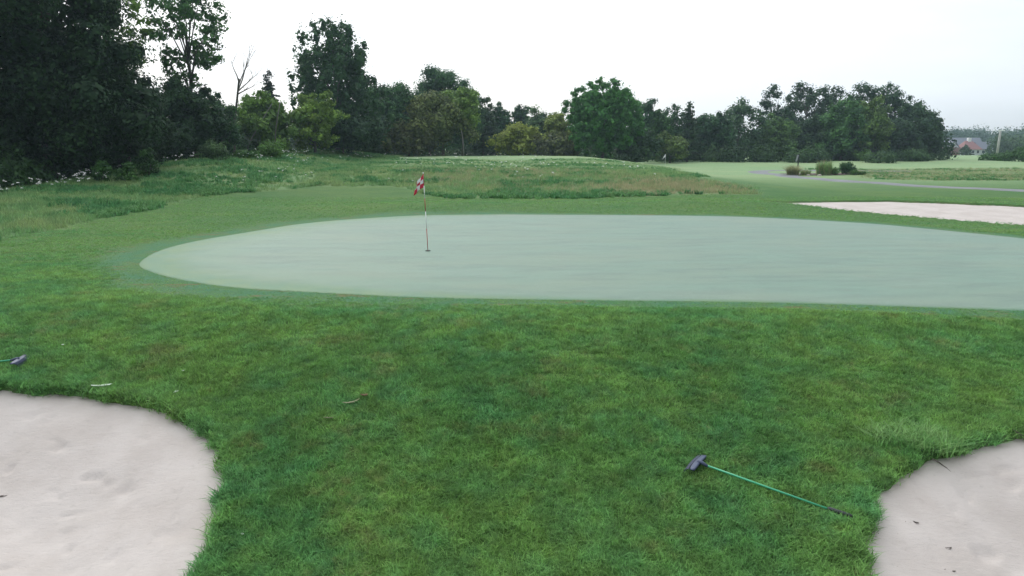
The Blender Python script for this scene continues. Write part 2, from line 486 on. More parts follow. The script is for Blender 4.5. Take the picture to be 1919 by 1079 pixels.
    M['petal'] = plain('petal', (0.72, 0.72, 0.66), 0.8, 0, 0.1)
build_materials()

# ------------------------------------------------------------------ outlines on the ground
def outline(pix, n, f=h0):
    return spline([ground(a, b, f)[:2] for a, b in pix], n)

GREEN = outline([(262, 494), (300, 470), (370, 452), (480, 433), (600, 416), (760, 405), (960, 402), (1200, 403.5), (1400, 407),
                 (1600, 417), (1750, 430), (1919, 447), (2090, 470), (2240, 515), (2200, 590), (1919, 583), (1700, 575), (1400, 567),
                 (1100, 563), (850, 559), (700, 554), (560, 547), (430, 538), (335, 523), (280, 508)], 6)
BUNK_L = outline([(0, 728), (70, 733), (150, 738), (244, 750), (320, 771), (386, 808), (413, 850), (427, 900), (421, 960),
                  (403, 1010), (360, 1079), (290, 1150), (120, 1230), (-200, 1240), (-470, 1100), (-480, 900), (-330, 780), (-150, 738)], 14)
BUNK_R = outline([(1935, 812), (1850, 830), (1792, 842), (1752, 852), (1730, 874), (1674, 898), (1626, 930), (1640, 965), (1646, 985),
                  (1620, 1015), (1618, 1050), (1626, 1090), (1690, 1160), (1850, 1230), (2150, 1240), (2450, 1080), (2440, 900), (2250, 815), (2080, 800)], 14)
bb = [(12.7, 37.4), (14.6, 38.4), (17.5, 39.2), (20.5, 39.2), (23.5, 37.6), (26.5, 35.6), (31, 33.5), (33.5, 29), (30.5, 25.0), (25.5, 24.6),
      (21.4, 26.2), (19.0, 28.0), (16.8, 31.0), (14.6, 34.6)]
BUNK_B = spline(bb, 12)

def ragged(P, amp, step, seed):
    seg = np.linalg.norm(np.roll(P, -1, 0) - P, axis=1); cum = np.concatenate([[0], np.cumsum(seg)])
    Q = np.concatenate([P, P[:1]]); s_ = np.arange(0, cum[-1], step)
    q = np.stack([np.interp(s_, cum, Q[:, 0]), np.interp(s_, cum, Q[:, 1])], -1)
    t_ = np.roll(q, -1, 0) - np.roll(q, 1, 0); t_ /= np.linalg.norm(t_, axis=1, keepdims=True) + 1e-9
    w_ = (fbm(s_ * 2.2, s_ * 0 + seed, seed, 3) - 0.5) * 2 * amp
    return q + np.stack([t_[:, 1], -t_[:, 0]], -1) * w_[:, None]
BUNK_L = ragged(BUNK_L, 0.09, 0.1, 3); BUNK_R = ragged(BUNK_R, 0.09, 0.1, 5); BUNK_B = ragged(BUNK_B, 0.05, 0.3, 7)

def dips(x, y):
    """how far the ground drops inside the bunkers"""
    dz = np.zeros(np.shape(x))
    for poly, dep, w in ((BUNK_L, 0.55, 0.16), (BUNK_R, 0.55, 0.16), (BUNK_B, 0.8, 0.5)):
        bx0, by0 = poly.min(0) - 1; bx1, by1 = poly.max(0) + 1
        msk = (x > bx0) & (x < bx1) & (y > by0) & (y < by1)
        if not np.any(msk): continue
        d = sdist(x[msk], y[msk], poly)
        r = np.zeros(d.shape)
        r = dep * sstep(0.0, w, -d) - 0.05 * np.exp(-(d / 0.35) ** 2) * (d >= 0)
        dz[msk] = r
    return dz

# ------------------------------------------------------------------ the ground sheet
def axis(start, lo, hi, step):
    v = [start]
    while v[-1] < hi: v.append(v[-1] + step(v[-1]))
    w = [start]
    while w[-1] > lo: w.append(w[-1] - step(w[-1]))
    return np.array(w[:0:-1] + v)
def stx(x):
    if -9.5 <= x <= 11.5: return 0.09
    if 11.5 < x <= 27: return min(0.22, 0.09 + 0.06 * (x - 11.5))
    return min(25, 0.22 + 0.085 * (x - 27)) if x > 0 else min(25, 0.09 + 0.08 * (-9.5 - x))
def sty(y):
    if 4.6 <= y <= 15.5: return 0.09
    if 15.5 < y <= 40: return min(0.22, 0.09 + 0.03 * (y - 15.5))
    return min(25, 0.22 + 0.04 * (y - 40)) if y > 40 else min(25, 0.09 + 0.1 * (4.6 - y))
gx = axis(0.0, -750, 750, stx)
gy = axis(10.0, -60, 950, sty)
X, Y = np.meshgrid(gx, gy)
Z = h0(X, Y) - dips(X, Y)

def rough_mask(x, y):
    w = 1.0 * (fbm(x * 0.15, y * 0.15, 21, 3) - 0.5) + 0.5 * (fbm(x * 0.9, y * 0.9, 27, 3) - 0.5)
    left = sstep(-15.9, -16.9, x + 2.2 * w + 0.02 * (y - 25) - 4.0 * sstep(40, 49, y)) * sstep(15, 22, y) * sstep(125, 105, y)
    front = 40.2 + 2.0 * w + 7.5 * sstep(-3.0, -8.5, x) + 1.5 * sstep(4, 10, x)
    mid = sstep(0, 1.0, y - front) * sstep(0, 6, 88 + 10 * w - y) * sstep(0, 2.5, (13.0 + 0.11 * (y - 40)) + 4 * w - x + 1.5) * sstep(-46, -40, x)
    # the meadow strip beyond the cart path
    r = sstep(0, 1.2, y - (63.0 + 2 * w - 0.16 * (x - 26))) * sstep(0, 5, 92 + 6 * w - y) * sstep(0, 4, x - 29 - 0.13 * (y - 60))
    return np.clip(left + mid, 0, 1), r
def dry_mask(x, y):
    w = fbm(x * 0.2, y * 0.2, 31, 3) - 0.5
    a = np.exp(-(((x - 10.5) / 5) ** 2 + ((y - 45) / 5) ** 2)) * 1.3
    b = np.exp(-(((x + 1) / 12) ** 2 + ((y - 56) / 14) ** 2)) * 0.48
    return np.clip(a + b + w * 0.5 * (a + b > 0.15), 0, 1)
rgt_l, rgt_r = rough_mask(X, Y)
dG = sdist(X.ravel(), Y.ravel(), GREEN).reshape(X.shape)
wob = (fbm(X * 0.7, Y * 0.7, 41, 3) - 0.5)
short = sstep(1.9, 0.6, dG + wob * 1.1) * sstep(2.5, -3.5, X + 0 * Y) + sstep(0.75, 0.45, dG + wob * 0.4)
short = np.clip(short, 0, 1)
dry = np.clip(0.8 * dry_mask(X, Y) * rgt_l + 0.6 * rgt_r, 0, 1)
away = sstep(15.0, 24.0, Y + 0.25 * np.abs(X))
ny, nx = X.shape
idx = np.arange(nx * ny).reshape(ny, nx)
quads = np.stack([idx[:-1, :-1], idx[:-1, 1:], idx[1:, 1:], idx[1:, :-1]], -1).reshape(-1, 4)
me = bulk_mesh('ground', np.stack([X, Y, Z], -1).reshape(-1, 3), quads, smooth=True)
ca = me.color_attributes.new('zone', 'FLOAT_COLOR', 'POINT')
zc = np.ones((nx * ny, 4), np.float32)
zc[:, 0] = np.clip(rgt_l + rgt_r, 0, 1).ravel(); zc[:, 1] = dry.ravel(); zc[:, 2] = short.ravel()
ca.data.foreach_set('color', zc.ravel())
aa = me.attributes.new('away', 'FLOAT', 'POINT'); aa.data.foreach_set('value', away.astype(np.float32).ravel())
so = me.attributes.new('soil', 'FLOAT', 'POINT'); so.data.foreach_set('value', sstep(0.03, 0.12, dips(X, Y)).astype(np.float32).ravel())
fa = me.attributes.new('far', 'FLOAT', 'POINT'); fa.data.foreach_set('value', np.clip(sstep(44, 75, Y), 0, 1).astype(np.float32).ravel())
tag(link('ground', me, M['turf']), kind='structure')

def sheet(name, poly, mat, zf, rings, edge_noise=0.0, seed=0):
    """a closed sheet built of shrinking rings"""
    P = np.array(poly)
    # resample evenly
    seg = np.linalg.norm(np.roll(P, -1, 0) - P, axis=1); cum = np.concatenate([[0], np.cumsum(seg)])
    n = max(60, int(cum[-1] / 0.12)) if edge_noise else max(60, int(cum[-1] / 0.4))
    Q = np.concatenate([P, P[:1]])
    s = np.linspace(0, cum[-1], n, endpoint=False)
    ex = np.interp(s, cum, Q[:, 0]); ey = np.interp(s, cum, Q[:, 1])
    c = np.array([ex.mean(), ey.mean()])
    V = []
    sc = np.array(rings)
    for k in sc:
        x = c[0] + (ex - c[0]) * k; y = c[1] + (ey - c[1]) * k
        V.append(np.stack([x, y, zf(x, y)], -1))
    V.append(np.array([[c[0], c[1], float(zf(np.array([c[0]]), np.array([c[1]]))[0])]]))
    V = np.concatenate(V)
    m = len(sc); i = np.arange(n); j = (i + 1) % n
    q = np.concatenate([np.stack([a * n + i, a * n + j, (a + 1) * n + j, (a + 1) * n + i], -1) for a in range(m - 1)])
    t = np.stack([(m - 1) * n + i, (m - 1) * n + j, np.full(n, m * n)], -1)
    me = bulk_mesh(name, V, q, t, smooth=True)
    return tag(link(name, me, mat), kind='structure')

def zgreen(off):
    return lambda x, y: h0(x, y) + off
pg = sheet('putting_green', GREEN, M['green'], lambda x, y: h0(x, y) + 0.012 - 0.03 * sstep(-0.04, 0.08, sdist(x, y, GREEN)), 1.006 - 0.986 * np.linspace(0, 1, 90) ** 1.3)
co = np.zeros(len(pg.data.vertices) * 3); pg.data.vertices.foreach_get('co', co); co = co.reshape(-1, 3)
dd = -sdist(co[:, 0], co[:, 1], GREEN) + (0.25 + 0.7 * sstep(2, -8, co[:, 0])) * (fbm(co[:, 0] * 0.8, co[:, 1] * 0.8, 44, 4) - 0.5)
lf = sstep(4, -8, co[:, 0])
rim = np.clip(sstep(0.25 + 1.3 * lf, -0.05 - 0.3 * lf, dd) + 0.35 * lf * sstep(3.2, 0.6, dd), 0, 1)                    # collar cut, wider on the left
pas = lf * (np.exp(-((dd - 1.75) / 0.2) ** 2) * 0.6)                  # a clean-up mowing pass
for nm, val in (('rim', rim), ('mow', pas)):
    at_ = pg.data.attributes.new(nm, 'FLOAT', 'POINT'); at_.data.foreach_set('value', val.astype(np.float32))

def zsand(poly, lip, depth, w):
    def f(x, y):
        d = -sdist(x, y, poly)
        z = h0(x, y) - lip - depth * sstep(0, w, d)
        z = z + 0.05 * (fbm(x * 1.6, y * 1.6, 51, 3) - 0.5) * sstep(0, 0.6, d)
        pit = fbm(x * 3.4, y * 3.4, 61, 2)
        return z - 0.035 * sstep(0.66, 0.8, pit) * sstep(0.1, 0.5, d)
    return f
rg = 1.015 - 0.985 * np.linspace(0, 1, 70) ** 1.25
sheet('sand_bunker', BUNK_L, M['sand'], zsand(BUNK_L, 0.05, 0.28, 2.2), rg, 1)
sheet('sand_bunker', BUNK_R, M['sand'], zsand(BUNK_R, 0.05, 0.28, 2.2), rg, 1)
def zback(x, y):
    d = -sdist(x, y, BUNK_B)
    return h0(x, y) - 0.06 - 0.42 * sstep(0, 3.2, d) * sstep(39.5, 27, y + 0.3 * (x - 20)) + 0.05 * (fbm(x * 1.1, y * 1.1, 71, 3) - 0.5)
sheet('sand_bunker', BUNK_B, M['sand'], zback, 1.01 - 0.985 * np.linspace(0, 1, 50), 1)

# cart path
pth = spline([ground(a, b)[:2] for a, b in [(2300, 373), (1919, 357.5), (1700, 347.5), (1600, 341), (1530, 335), (1475, 330)]] +
             [(26.2, 70.5), (25.4, 75.0), (26.6, 79.5), (30.5, 82.5), (36, 83.5), (45, 84)], 14, False)
t = np.gradient(pth, axis=0); t /= np.linalg.norm(t, axis=1, keepdims=True)
nrm = np.stack([-t[:, 1], t[:, 0]], -1)
wd = np.linspace(-1.15, 1.15, 7)
PV = np.concatenate([np.stack([(pth + nrm * w)[:, 0], (pth + nrm * w)[:, 1], h0((pth + nrm * w)[:, 0], (pth + nrm * w)[:, 1]) + (0.05 if abs(w) < 1.1 else -0.03)], -1) for w in wd])
n = len(pth); i = np.arange(n - 1)
q = np.concatenate([np.stack([a * n + i, a * n + i + 1, (a + 1) * n + i + 1, (a + 1) * n + i], -1)[:, ::-1] for a in range(6)])
tag(link('cart_path', bulk_mesh('cart_path', PV, q), M['asphalt']), kind='structure')

# ------------------------------------------------------------------ grass
def blades(rng, n, rad, h, w, lean, curl=0.5, v_lo=0.2, v_hi=0.8, segs=2):
    """one tuft of bent tapering blades"""
    V, Q, T, val = [], [], [], []
    for k in range(n):
        a = rng.uniform(0, 2 * math.pi); r = rad * math.sqrt(rng.random())
        bx, by = r * math.cos(a), r * math.sin(a)
        da = rng.uniform(0, 2 * math.pi); hh = h * rng.uniform(0.55, 1.1); ln = lean * rng.uniform(0.2, 1.2)
        dx, dy = math.cos(da), math.sin(da)
        sx, sy = -dy, dx
        ww = w * rng.uniform(0.7, 1.2)
        b = len(V)
        for s in range(segs):
            f = s / segs
            o = ln * (f ** (1 + curl)); zz = hh * (f - 0.25 * ln * f * f)
            k2 = ww * (1 - 0.35 * f)
            V.append((bx + dx * o * hh - sx * k2, by + dy * o * hh - sy * k2, zz - 0.005)); V.append((bx + dx * o * hh + sx * k2, by + dy * o * hh + sy * k2, zz - 0.005))
        V.append((bx + dx * ln * hh, by + dy * ln * hh, hh * (1 - 0.25 * ln)))
        vv = rng.uniform(v_lo, v_hi)
        for s in range(segs - 1):
            Q.append((b + 2 * s, b + 2 * s + 1, b + 2 * s + 3, b + 2 * s + 2)); val.append(vv)
        T.append((b + 2 * segs - 2, b + 2 * segs - 1, b + 2 * segs))
    return V, Q, T, val

def tuft_mesh(name, rng, mat, *a, **k):
    V, Q, T, val = blades(rng, *a, **k)
    me = bulk_mesh(name, V, Q, T)
    at_ = me.attributes.new('v', 'FLOAT', 'FACE')
    tv = val[::max(1, len(Q) // max(1, len(T)))] if Q else [rng.uniform(0.2, 0.8) for _ in T]
    at_.data.foreach_set('value', np.array(list(val) + list(tv)[:len(T)], np.float32))
    me.materials.append(mat)
    return me

def scatter(name, P, rot, scl, idx, meshes, label=None, cat=None, flat=None):
    """one object that carries instances of tufts on points"""
    src = bpy.data.collections.new(name + '_source')
    for i, me in enumerate(meshes):
        o = bpy.data.objects.new('%s_piece_%02d' % (name, i), me); src.objects.link(o)
    me = bpy.data.meshes.new(name)
    me.vertices.add(len(P)); me.vertices.foreach_set('co', np.asarray(P, np.float32).ravel())
    a = me.attributes.new('rot', 'FLOAT_VECTOR', 'POINT'); a.data.foreach_set('vector', np.asarray(rot, np.float32).ravel())
    a = me.attributes.new('scl', 'FLOAT', 'POINT'); a.data.foreach_set('value', np.asarray(scl, np.float32))
    a = me.attributes.new('pick', 'INT', 'POINT'); a.data.foreach_set('value', np.asarray(idx, np.int32))
    o = link(name, me)
    g = bpy.data.node_groups.new(name + '_nodes', 'GeometryNodeTree')
    g.interface.new_socket('Geometry', in_out='INPUT', socket_type='NodeSocketGeometry')
    g.interface.new_socket('Geometry', in_out='OUTPUT', socket_type='NodeSocketGeometry')
    N = g.nodes.new
    gi, go = N('NodeGroupInput'), N('NodeGroupOutput')
    ip = N('GeometryNodeInstanceOnPoints'); ci = N('GeometryNodeCollectionInfo')
    ci.inputs['Collection'].default_value = src
    ci.inputs['Separate Children'].default_value = True; ci.inputs['Reset Children'].default_value = True
    def na(nm, ty):
        x = N('GeometryNodeInputNamedAttribute'); x.data_type = ty; x.inputs['Name'].default_value = nm
        return next(s for s in x.outputs if s.enabled and s.name == 'Attribute')
    ip.inputs['Pick Instance'].default_value = True
    k = g.links.new
    k(gi.outputs[0], ip.inputs['Points']); k(ci.outputs[0], ip.inputs['Instance'])
    k(na('pick', 'INT'), ip.inputs['Instance Index']); k(na('rot', 'FLOAT_VECTOR'), ip.inputs['Rotation']); k(na('scl', 'FLOAT'), ip.inputs['Scale'])
    k(ip.outputs[0], go.inputs[0])
    md = o.modifiers.new('scatter', 'NODES'); md.node_group = g
    tag(o, label, cat, kind='stuff')
    return o

def hz(x, y):
    return h0(x, y) - dips(x, y)

rng = np.random.default_rng(5)
prng = random.Random(5)
def in_bunker(x, y, m=0.0):
    b = np.zeros(x.shape, bool)
    for poly in (BUNK_L, BUNK_R, BUNK_B):
        b |= sdist(x, y, poly) < m
    return b

# mown rough in front of and beside the green
def lawn_points():
    ys = []
    xs = []
    for y0, y1, dens in ((5.0, 8, 640), (8, 11, 560), (11, 14.5, 460), (14.5, 19, 260), (19, 26, 150), (26, 42, 70)):
        xa, xb = -0.74 * y1 - 3.5, 0.74 * y1 + 3.5
        n = int((xb - xa) * (y1 - y0) * dens)
        x = rng.uniform(xa, xb, n); y = rng.uniform(y0, y1, n)
        k = np.abs(x) < 0.74 * y + 3.5
        xs.append(x[k]); ys.append(y[k])
    return np.concatenate(xs), np.concatenate(ys)
x, y = lawn_points()
dg = sdist(x, y, GREEN)
w = (fbm(x * 0.7, y * 0.7, 41, 3) - 0.5)
short_p = np.clip(sstep(1.9, 0.6, dg + w * 1.1) * sstep(2.5, -3.5, x) + sstep(0.75, 0.45, dg + w * 0.4), 0, 1)
nb = fbm(x * 6, y * 6, 81, 2)
dbk = np.minimum.reduce([sdist(x, y, p) for p in (BUNK_L, BUNK_R, BUNK_B)])
keep = (dbk > -0.015 - 0.07 * sstep(0.5, 0.8, nb)) & (dg > -0.03)
lr, rr = rough_mask(x, y)
keep &= (lr + rr) < 0.6
x, y, short_p, dbk, dg = x[keep], y[keep], short_p[keep], dbk[keep], dg[keep]
n = len(x)
scl = (0.75 + 0.6 * fbm(x * 0.9, y * 0.9, 91, 3)) * (1 - 0.72 * short_p) * (1 - 0.45 * sstep(15, 24, y)) * rng.uniform(0.8, 1.2, n)
scl *= 1 + 0.35 * np.exp(-(dbk / 0.15) ** 2)
zz = np.where(dbk < 0, h0(x, y) - 0.01, hz(x, y))
rot = np.stack([rng.normal(0, 0.16, n), rng.normal(0, 0.16, n), rng.uniform(0, 6.283, n)], -1)
tm = [tuft_mesh('grass_tuft', prng, M['blade'], 15, 0.06, 0.066, 0.0034, 1.6) for _ in range(8)]
scatter('mown_grass', np.stack([x, y, zz], -1), rot, scl, rng.integers(0, 8, n), tm, 'mown green grass around the putting green and bunkers', 'grass')
# longer blades hanging over the bunker rims
ex, ey, er = [], [], []
for poly in (BUNK_L, BUNK_R):
    for rep_ in range(7):
        q = poly + rng.normal(0, 0.035, poly.shape); nx_ = np.roll(poly, -1, 0) - np.roll(poly, 1, 0)
        a_ = np.arctan2(nx_[:, 1], nx_[:, 0])
        ex.append(q[:, 0]); ey.append(q[:, 1]); er.append(a_)
ex, ey, er = map(np.concatenate, (ex, ey, er))
kp = (fbm(ex * 3, ey * 3, 33, 2) > rng.uniform(0.2, 0.7, len(ex))) & (ey > 4.5) & (np.abs(ex) < 0.78 * ey + 3.5)
ex, ey = ex[kp], ey[kp]; ne = len(ex)
em = [tuft_mesh('rim_tuft', prng, M['blade'], 11, 0.05, 0.085, 0.0030, 1.5, segs=3) for _ in range(4)]
scatter('rim_grass', np.stack([ex, ey, h0(ex, ey) - 0.01], -1), np.stack([rng.normal(0, .35, ne), rng.normal(0, .35, ne), rng.uniform(0, 6.28, ne)], -1),
        rng.uniform(0.6, 1.35, ne), rng.integers(0, 4, ne), em, 'ragged longer grass along the rims of the front bunkers', 'grass')
print('lawn tufts', n)

# tall rough on the banks and the dry meadow strip
def patch(xa, xb, ya, yb, dens):
    n = int((xb - xa) * (yb - ya) * dens)
    return rng.uniform(xa, xb, n), rng.uniform(ya, yb, n)
xs, ys = [], []
for a in ((-32, -13, 18, 45, 26), (-34, -13, 45, 110, 10), (-14, 17, 37, 62, 20), (-14, 24, 62, 104, 7), (28, 75, 50, 98, 9)):
    u, v_ = patch(*a); xs.append(u); ys.append(v_)
x = np.concatenate(xs); y = np.concatenate(ys)
lr, rr = rough_mask(x, y)
keep = (lr + rr) * (0.4 + fbm(x * 0.5, y * 0.5, 15, 3)) > rng.uniform(0.35, 0.75, len(x))
keep &= np.abs(x) < 0.75 * y + 4
x, y, lr, rr = x[keep], y[keep], lr[keep], rr[keep]
n = len(x)
dryp = np.clip(0.8 * dry_mask(x, y) * lr + 0.5 * rr, 0, 1)
rough_m = [tuft_mesh('rough_tuft', prng, M['rough_blade'], 16, 0.16, 0.26, 0.008, 0.8) for _ in range(4)]
weed_m = [tuft_mesh('weed_tuft', prng, M['weed'], 20, 0.2, 0.26, 0.028, 1.0) for _ in range(3)]
dry_m = [tuft_mesh('dry_tuft', prng, M['dry_blade'], 16, 0.16, 0.32, 0.006, 0.6) for _ in range(3)]
pick = rng.integers(0, 4, n)
wn = fbm(x * 0.35, y * 0.35, 17, 3) + 0.28 * sstep(46, 39, y) * sstep(9, 2, x) * sstep(-16, -10, x)
pick = np.where(wn > rng.uniform(0.47, 0.66, n), rng.integers(4, 7, n), pick)
pick = np.where(dryp * 1.1 > rng.uniform(0.2, 1.0, n), rng.integers(7, 10, n), pick)
scl = rng.uniform(0.6, 1.25, n) * (0.7 + 0.6 * fbm(x * 0.4, y * 0.4, 19, 3)) * (1 - 0.45 * sstep(50, 80, y) * (x > -14))
rot = np.stack([rng.normal(0, 0.15, n), rng.normal(0, 0.15, n), rng.uniform(0, 6.283, n)], -1)
scatter('rough_grass', np.stack([x, y, hz(x, y)], -1), rot, scl, pick, rough_m + weed_m + dry_m, 'tall unmown rough grass and weeds on the banks', 'grass')
print('rough tufts', n)

# white wild flowers on the crest of the bank and across the rough
def flower_mesh(r):
    b = MB()
    h = r.uniform(0.35, 0.75); lx, ly = r.uniform(-.08, .08), r.uniform(-.08, .08)
    b.tube([(0, 0, 0), (lx * .4, ly * .4, h * .6), (lx, ly, h)], [0.006, 0.005, 0.004], 4)
    k0 = len(b.f)
    for k in range(r.randint(3, 6)):
        ox, oy = r.uniform(-.06, .06), r.uniform(-.06, .06); rr_ = r.uniform(.025, .05); oz = r.uniform(-.04, .03)
        pts = [(lx + ox + rr_ * math.cos(q * 1.047), ly + oy + rr_ * math.sin(q * 1.047), h + oz + r.uniform(-.008, .008)) for q in range(6)] + [(lx + ox, ly + oy, h + oz + 0.018)]
        b.add(pts, [(q, (q + 1) % 6, 6) for q in range(6)], 1)
    me = bpy.data.meshes.new('wild_flower'); me.from_pydata(b.v, [], b.f); me.materials.append(M['tall_blade']); me.materials.append(M['petal'])
    me.polygons.foreach_set('material_index', b.mi); me.update()
    return me
fx, fy = [], []
for a in ((-27, -23.5, 33, 60, 1.7), (-26, -21, 55, 95, 1.6), (-12, 10, 48, 90, 0.22), (-20, -14, 45, 95, 0.35)):
    u, v_ = patch(*a)
    fx.append(u); fy.append(v_)
fx = np.concatenate(fx); fy = np.concatenate(fy)
kk = fbm(fx * 0.25, fy * 0.25, 23, 3) > rng.uniform(0.36, 0.62, len(fx))
fx, fy = fx[kk], fy[kk]
scatter('wild_flowers', np.stack([fx, fy, hz(fx, fy)], -1), np.stack([rng.normal(0, .1, len(fx)), rng.normal(0, .1, len(fx)), rng.uniform(0, 6.28, len(fx))], -1),
        rng.uniform(0.7, 1.25, len(fx)), rng.integers(0, 5, len(fx)), [flower_mesh(prng) for _ in range(5)], 'small white wild flowers scattered over the rough banks', 'flowers')

# ------------------------------------------------------------------ trees
LEAFV = np.array([[-0.5, 0, 0], [0, -0.28, 0], [0.5, 0, 0], [0, 0.28, 0]])
def leaf_mesh(name, C, Nn, size, rs):
    """diamond leaves at C facing Nn"""
    n = len(C)
    Nn = Nn / (np.linalg.norm(Nn, axis=1, keepdims=True) + 1e-9)
    rv = rs.normal(size=(n, 3))
    U = np.cross(Nn, rv); U /= (np.linalg.norm(U, axis=1, keepdims=True) + 1e-9)
    Vv = np.cross(Nn, U)
    s = (size * rs.uniform(0.6, 1.3, n))[:, None]
    fold = Nn * s * 0.10
    P = np.stack([C - U * s * 0.5, C - Vv * s * 0.34 + fold, C + U * s * 0.5, C + Vv * s * 0.34 + fold], 1).reshape(-1, 3)
    q = np.arange(4 * n).reshape(n, 4)
    me = bulk_mesh(name, P, q)
    return me

def set_v(me, val):
    a = me.attributes.new('v', 'FLOAT', 'FACE')
    a.data.foreach_set('value', np.clip(val, 0, 1).astype(np.float32))

def round_crown(rs, H, Rr, base, n_clump, per, lumps=0.25, airy=0.0, top=1.0, flat=0.8, csize=(0.2, 0.36), skirt=True):
    """leaf positions: clumps packed through an uneven ovoid"""
    Hc = H - base
    C, Nn, V = [], [], []
    cl = []; sprays = []
    ph = rs.uniform(0, 6.28, 6)
    for k in range(n_clump):
        d = rs.normal(size=3); d /= np.linalg.norm(d)
        r = (0.45 + 0.55 * rs.random() ** 0.6)
        zrel = d[2] * r
        az = math.atan2(d[1], d[0])
        lump = 1 + lumps * (math.sin(2 * az + ph[0] + 3 * zrel) * 0.6 + math.sin(3 * az + ph[1] - 4 * zrel) * 0.5 + math.sin(5 * az + ph[2] + 5 * zrel) * 0.35)
        taper = 1.0 if zrel < 0 else (1 - (1 - top) * zrel)
        low = (1 + 0.55 * float(skirt) * max(0, -zrel)) if skirt else (1 - 0.25 * max(0, -zrel - 0.3))
        low = min(low, 1.0 / max(0.3, math.hypot(d[0], d[1]) * r))
        cr = Rr * rs.uniform(*csize)
        rr_ = max(0.0, 1 - 0.75 * cr / Rr)
        c = np.array([d[0] * r * Rr * lump * taper * low * rr_, d[1] * r * Rr * lump * taper * low * rr_, base + Hc * 0.5 + zrel * Hc * 0.5 * (1 - 0.55 * cr / (Hc * 0.5)) * (1 + 0.1 * math.sin(4 * az + ph[3]))])
        cl.append((c, cr))
        m = int(per * (cr / (0.28 * Rr)) ** 2 * (1 - airy * rs.random()))
        q = rs.normal(size=(m, 3)); q /= np.linalg.norm(q, axis=1, keepdims=True)
        rad = cr * (0.42 + 0.52 * rs.random((m, 1)) ** 0.8)
        off = q * rad; off[:, 2] *= flat
        C.append(c + off); Nn.append(q * 1.2 + rs.normal(size=(m, 3)) * 0.45 + np.array([0, 0, 0.4]))
        V.append(np.full(m, rs.uniform(0.15, 0.8)) + rs.uniform(-0.25, 0.25, m))
        nk = int((14 if airy < 0.3 else 5) * max(1.0, cr / 0.8) ** 2)           # leaf sprays that close the inside of the clump
        qk = rs.normal(size=(nk, 3)); qk /= np.linalg.norm(qk, axis=1, keepdims=True)
        ok = qk * cr * 0.5 * rs.random((nk, 1)) ** 0.5; ok[:, 2] *= flat
        sprays.append((c + ok, qk + rs.normal(size=(nk, 3)) * 0.3, np.full(nk, min(cr * 0.75, 0.62))))
    round_crown.sprays = sprays
    return np.concatenate(C), np.concatenate(Nn), np.concatenate(V), cl

def spray_crown(rs, H, Rr, base, n_br, per, up=0.5, cone=1.0, droop=0.0, fat=0.12, roundness=0.5, vary=(0.72, 1.12)):
    """leaves carried along single branches that leave the stem; gives a spiky outline"""
    C, Nn, V, br = [], [], [], []
    for k in range(n_br):
        t = ((k + rs.random()) / n_br) ** 0.9
        z0 = base + (H - base) * t * 0.93
        az = rs.uniform(0, 6.283)
        prof = (1 - t) ** cone if roundness == 0 else (math.sin(math.pi * (0.16 + 0.84 * t) ** 0.9) ** 0.6 * (1 - 0.25 * t))
        ln = Rr * prof * rs.uniform(*vary) + 0.25
        m = max(6, int(per * ln / Rr))
        s = rs.random(m) ** 0.75
        wd_ = fat * Rr * (1.15 - s) * (0.4 + 0.6 * rs.random())
        dirv = np.array([math.cos(az), math.sin(az), 0])
        zc_ = up * ln * s - droop * ln * s * s
        j = rs.normal(size=(m, 3)) * wd_[:, None] * np.array([1, 1, 0.55])
        p = dirv[None] * (ln * s)[:, None] + j
        p[:, 2] += z0 + zc_
        C.append(p); Nn.append(rs.normal(size=(m, 3)) + np.array([0, 0, 0.8]) + dirv * 0.5)
        V.append(np.full(m, rs.uniform(0.3, 0.65)) + rs.uniform(-0.25, 0.25, m))
        br.append((np.array([0, 0, z0]), dirv * ln + np.array([0, 0, z0 + up * ln - droop * ln])))
    return np.concatenate(C), np.concatenate(Nn), np.concatenate(V), br

def trunk_mesh(parent, rs, H, r0, targets, lean=(0, 0), forks=None):
    b = MB()
    top = H
    pts = [(0, 0, -0.4)]; rad = [r0 * 1.35]
    n = 7
    for i in range(1, n + 1):
        f = i / n
        pts.append((lean[0] * f * f + rs.normal() * 0.03 * H * 0.2 * f, lean[1] * f * f + rs.normal() * 0.03 * H * 0.2 * f, top * f))
        rad.append(r0 * (1 - 0.88 * f))
    b.tube(pts, rad, 8)
    for (p, rr_) in targets:
        p = Vector(p)
        zs = max(0.15 * H, min(p.z * 0.62, top * 0.9)); f = zs / top
        s = Vector((lean[0] * f * f, lean[1] * f * f, zs))
        mid = s.lerp(p, 0.5) + Vector((rs.normal() * .15, rs.normal() * .15, 0.12 * (p - s).length))
        b.tube([s, mid, p], [rr_, rr_ * 0.6, rr_ * 0.18], 5)
    return b.build('trunk', M['bark'], parent, True)

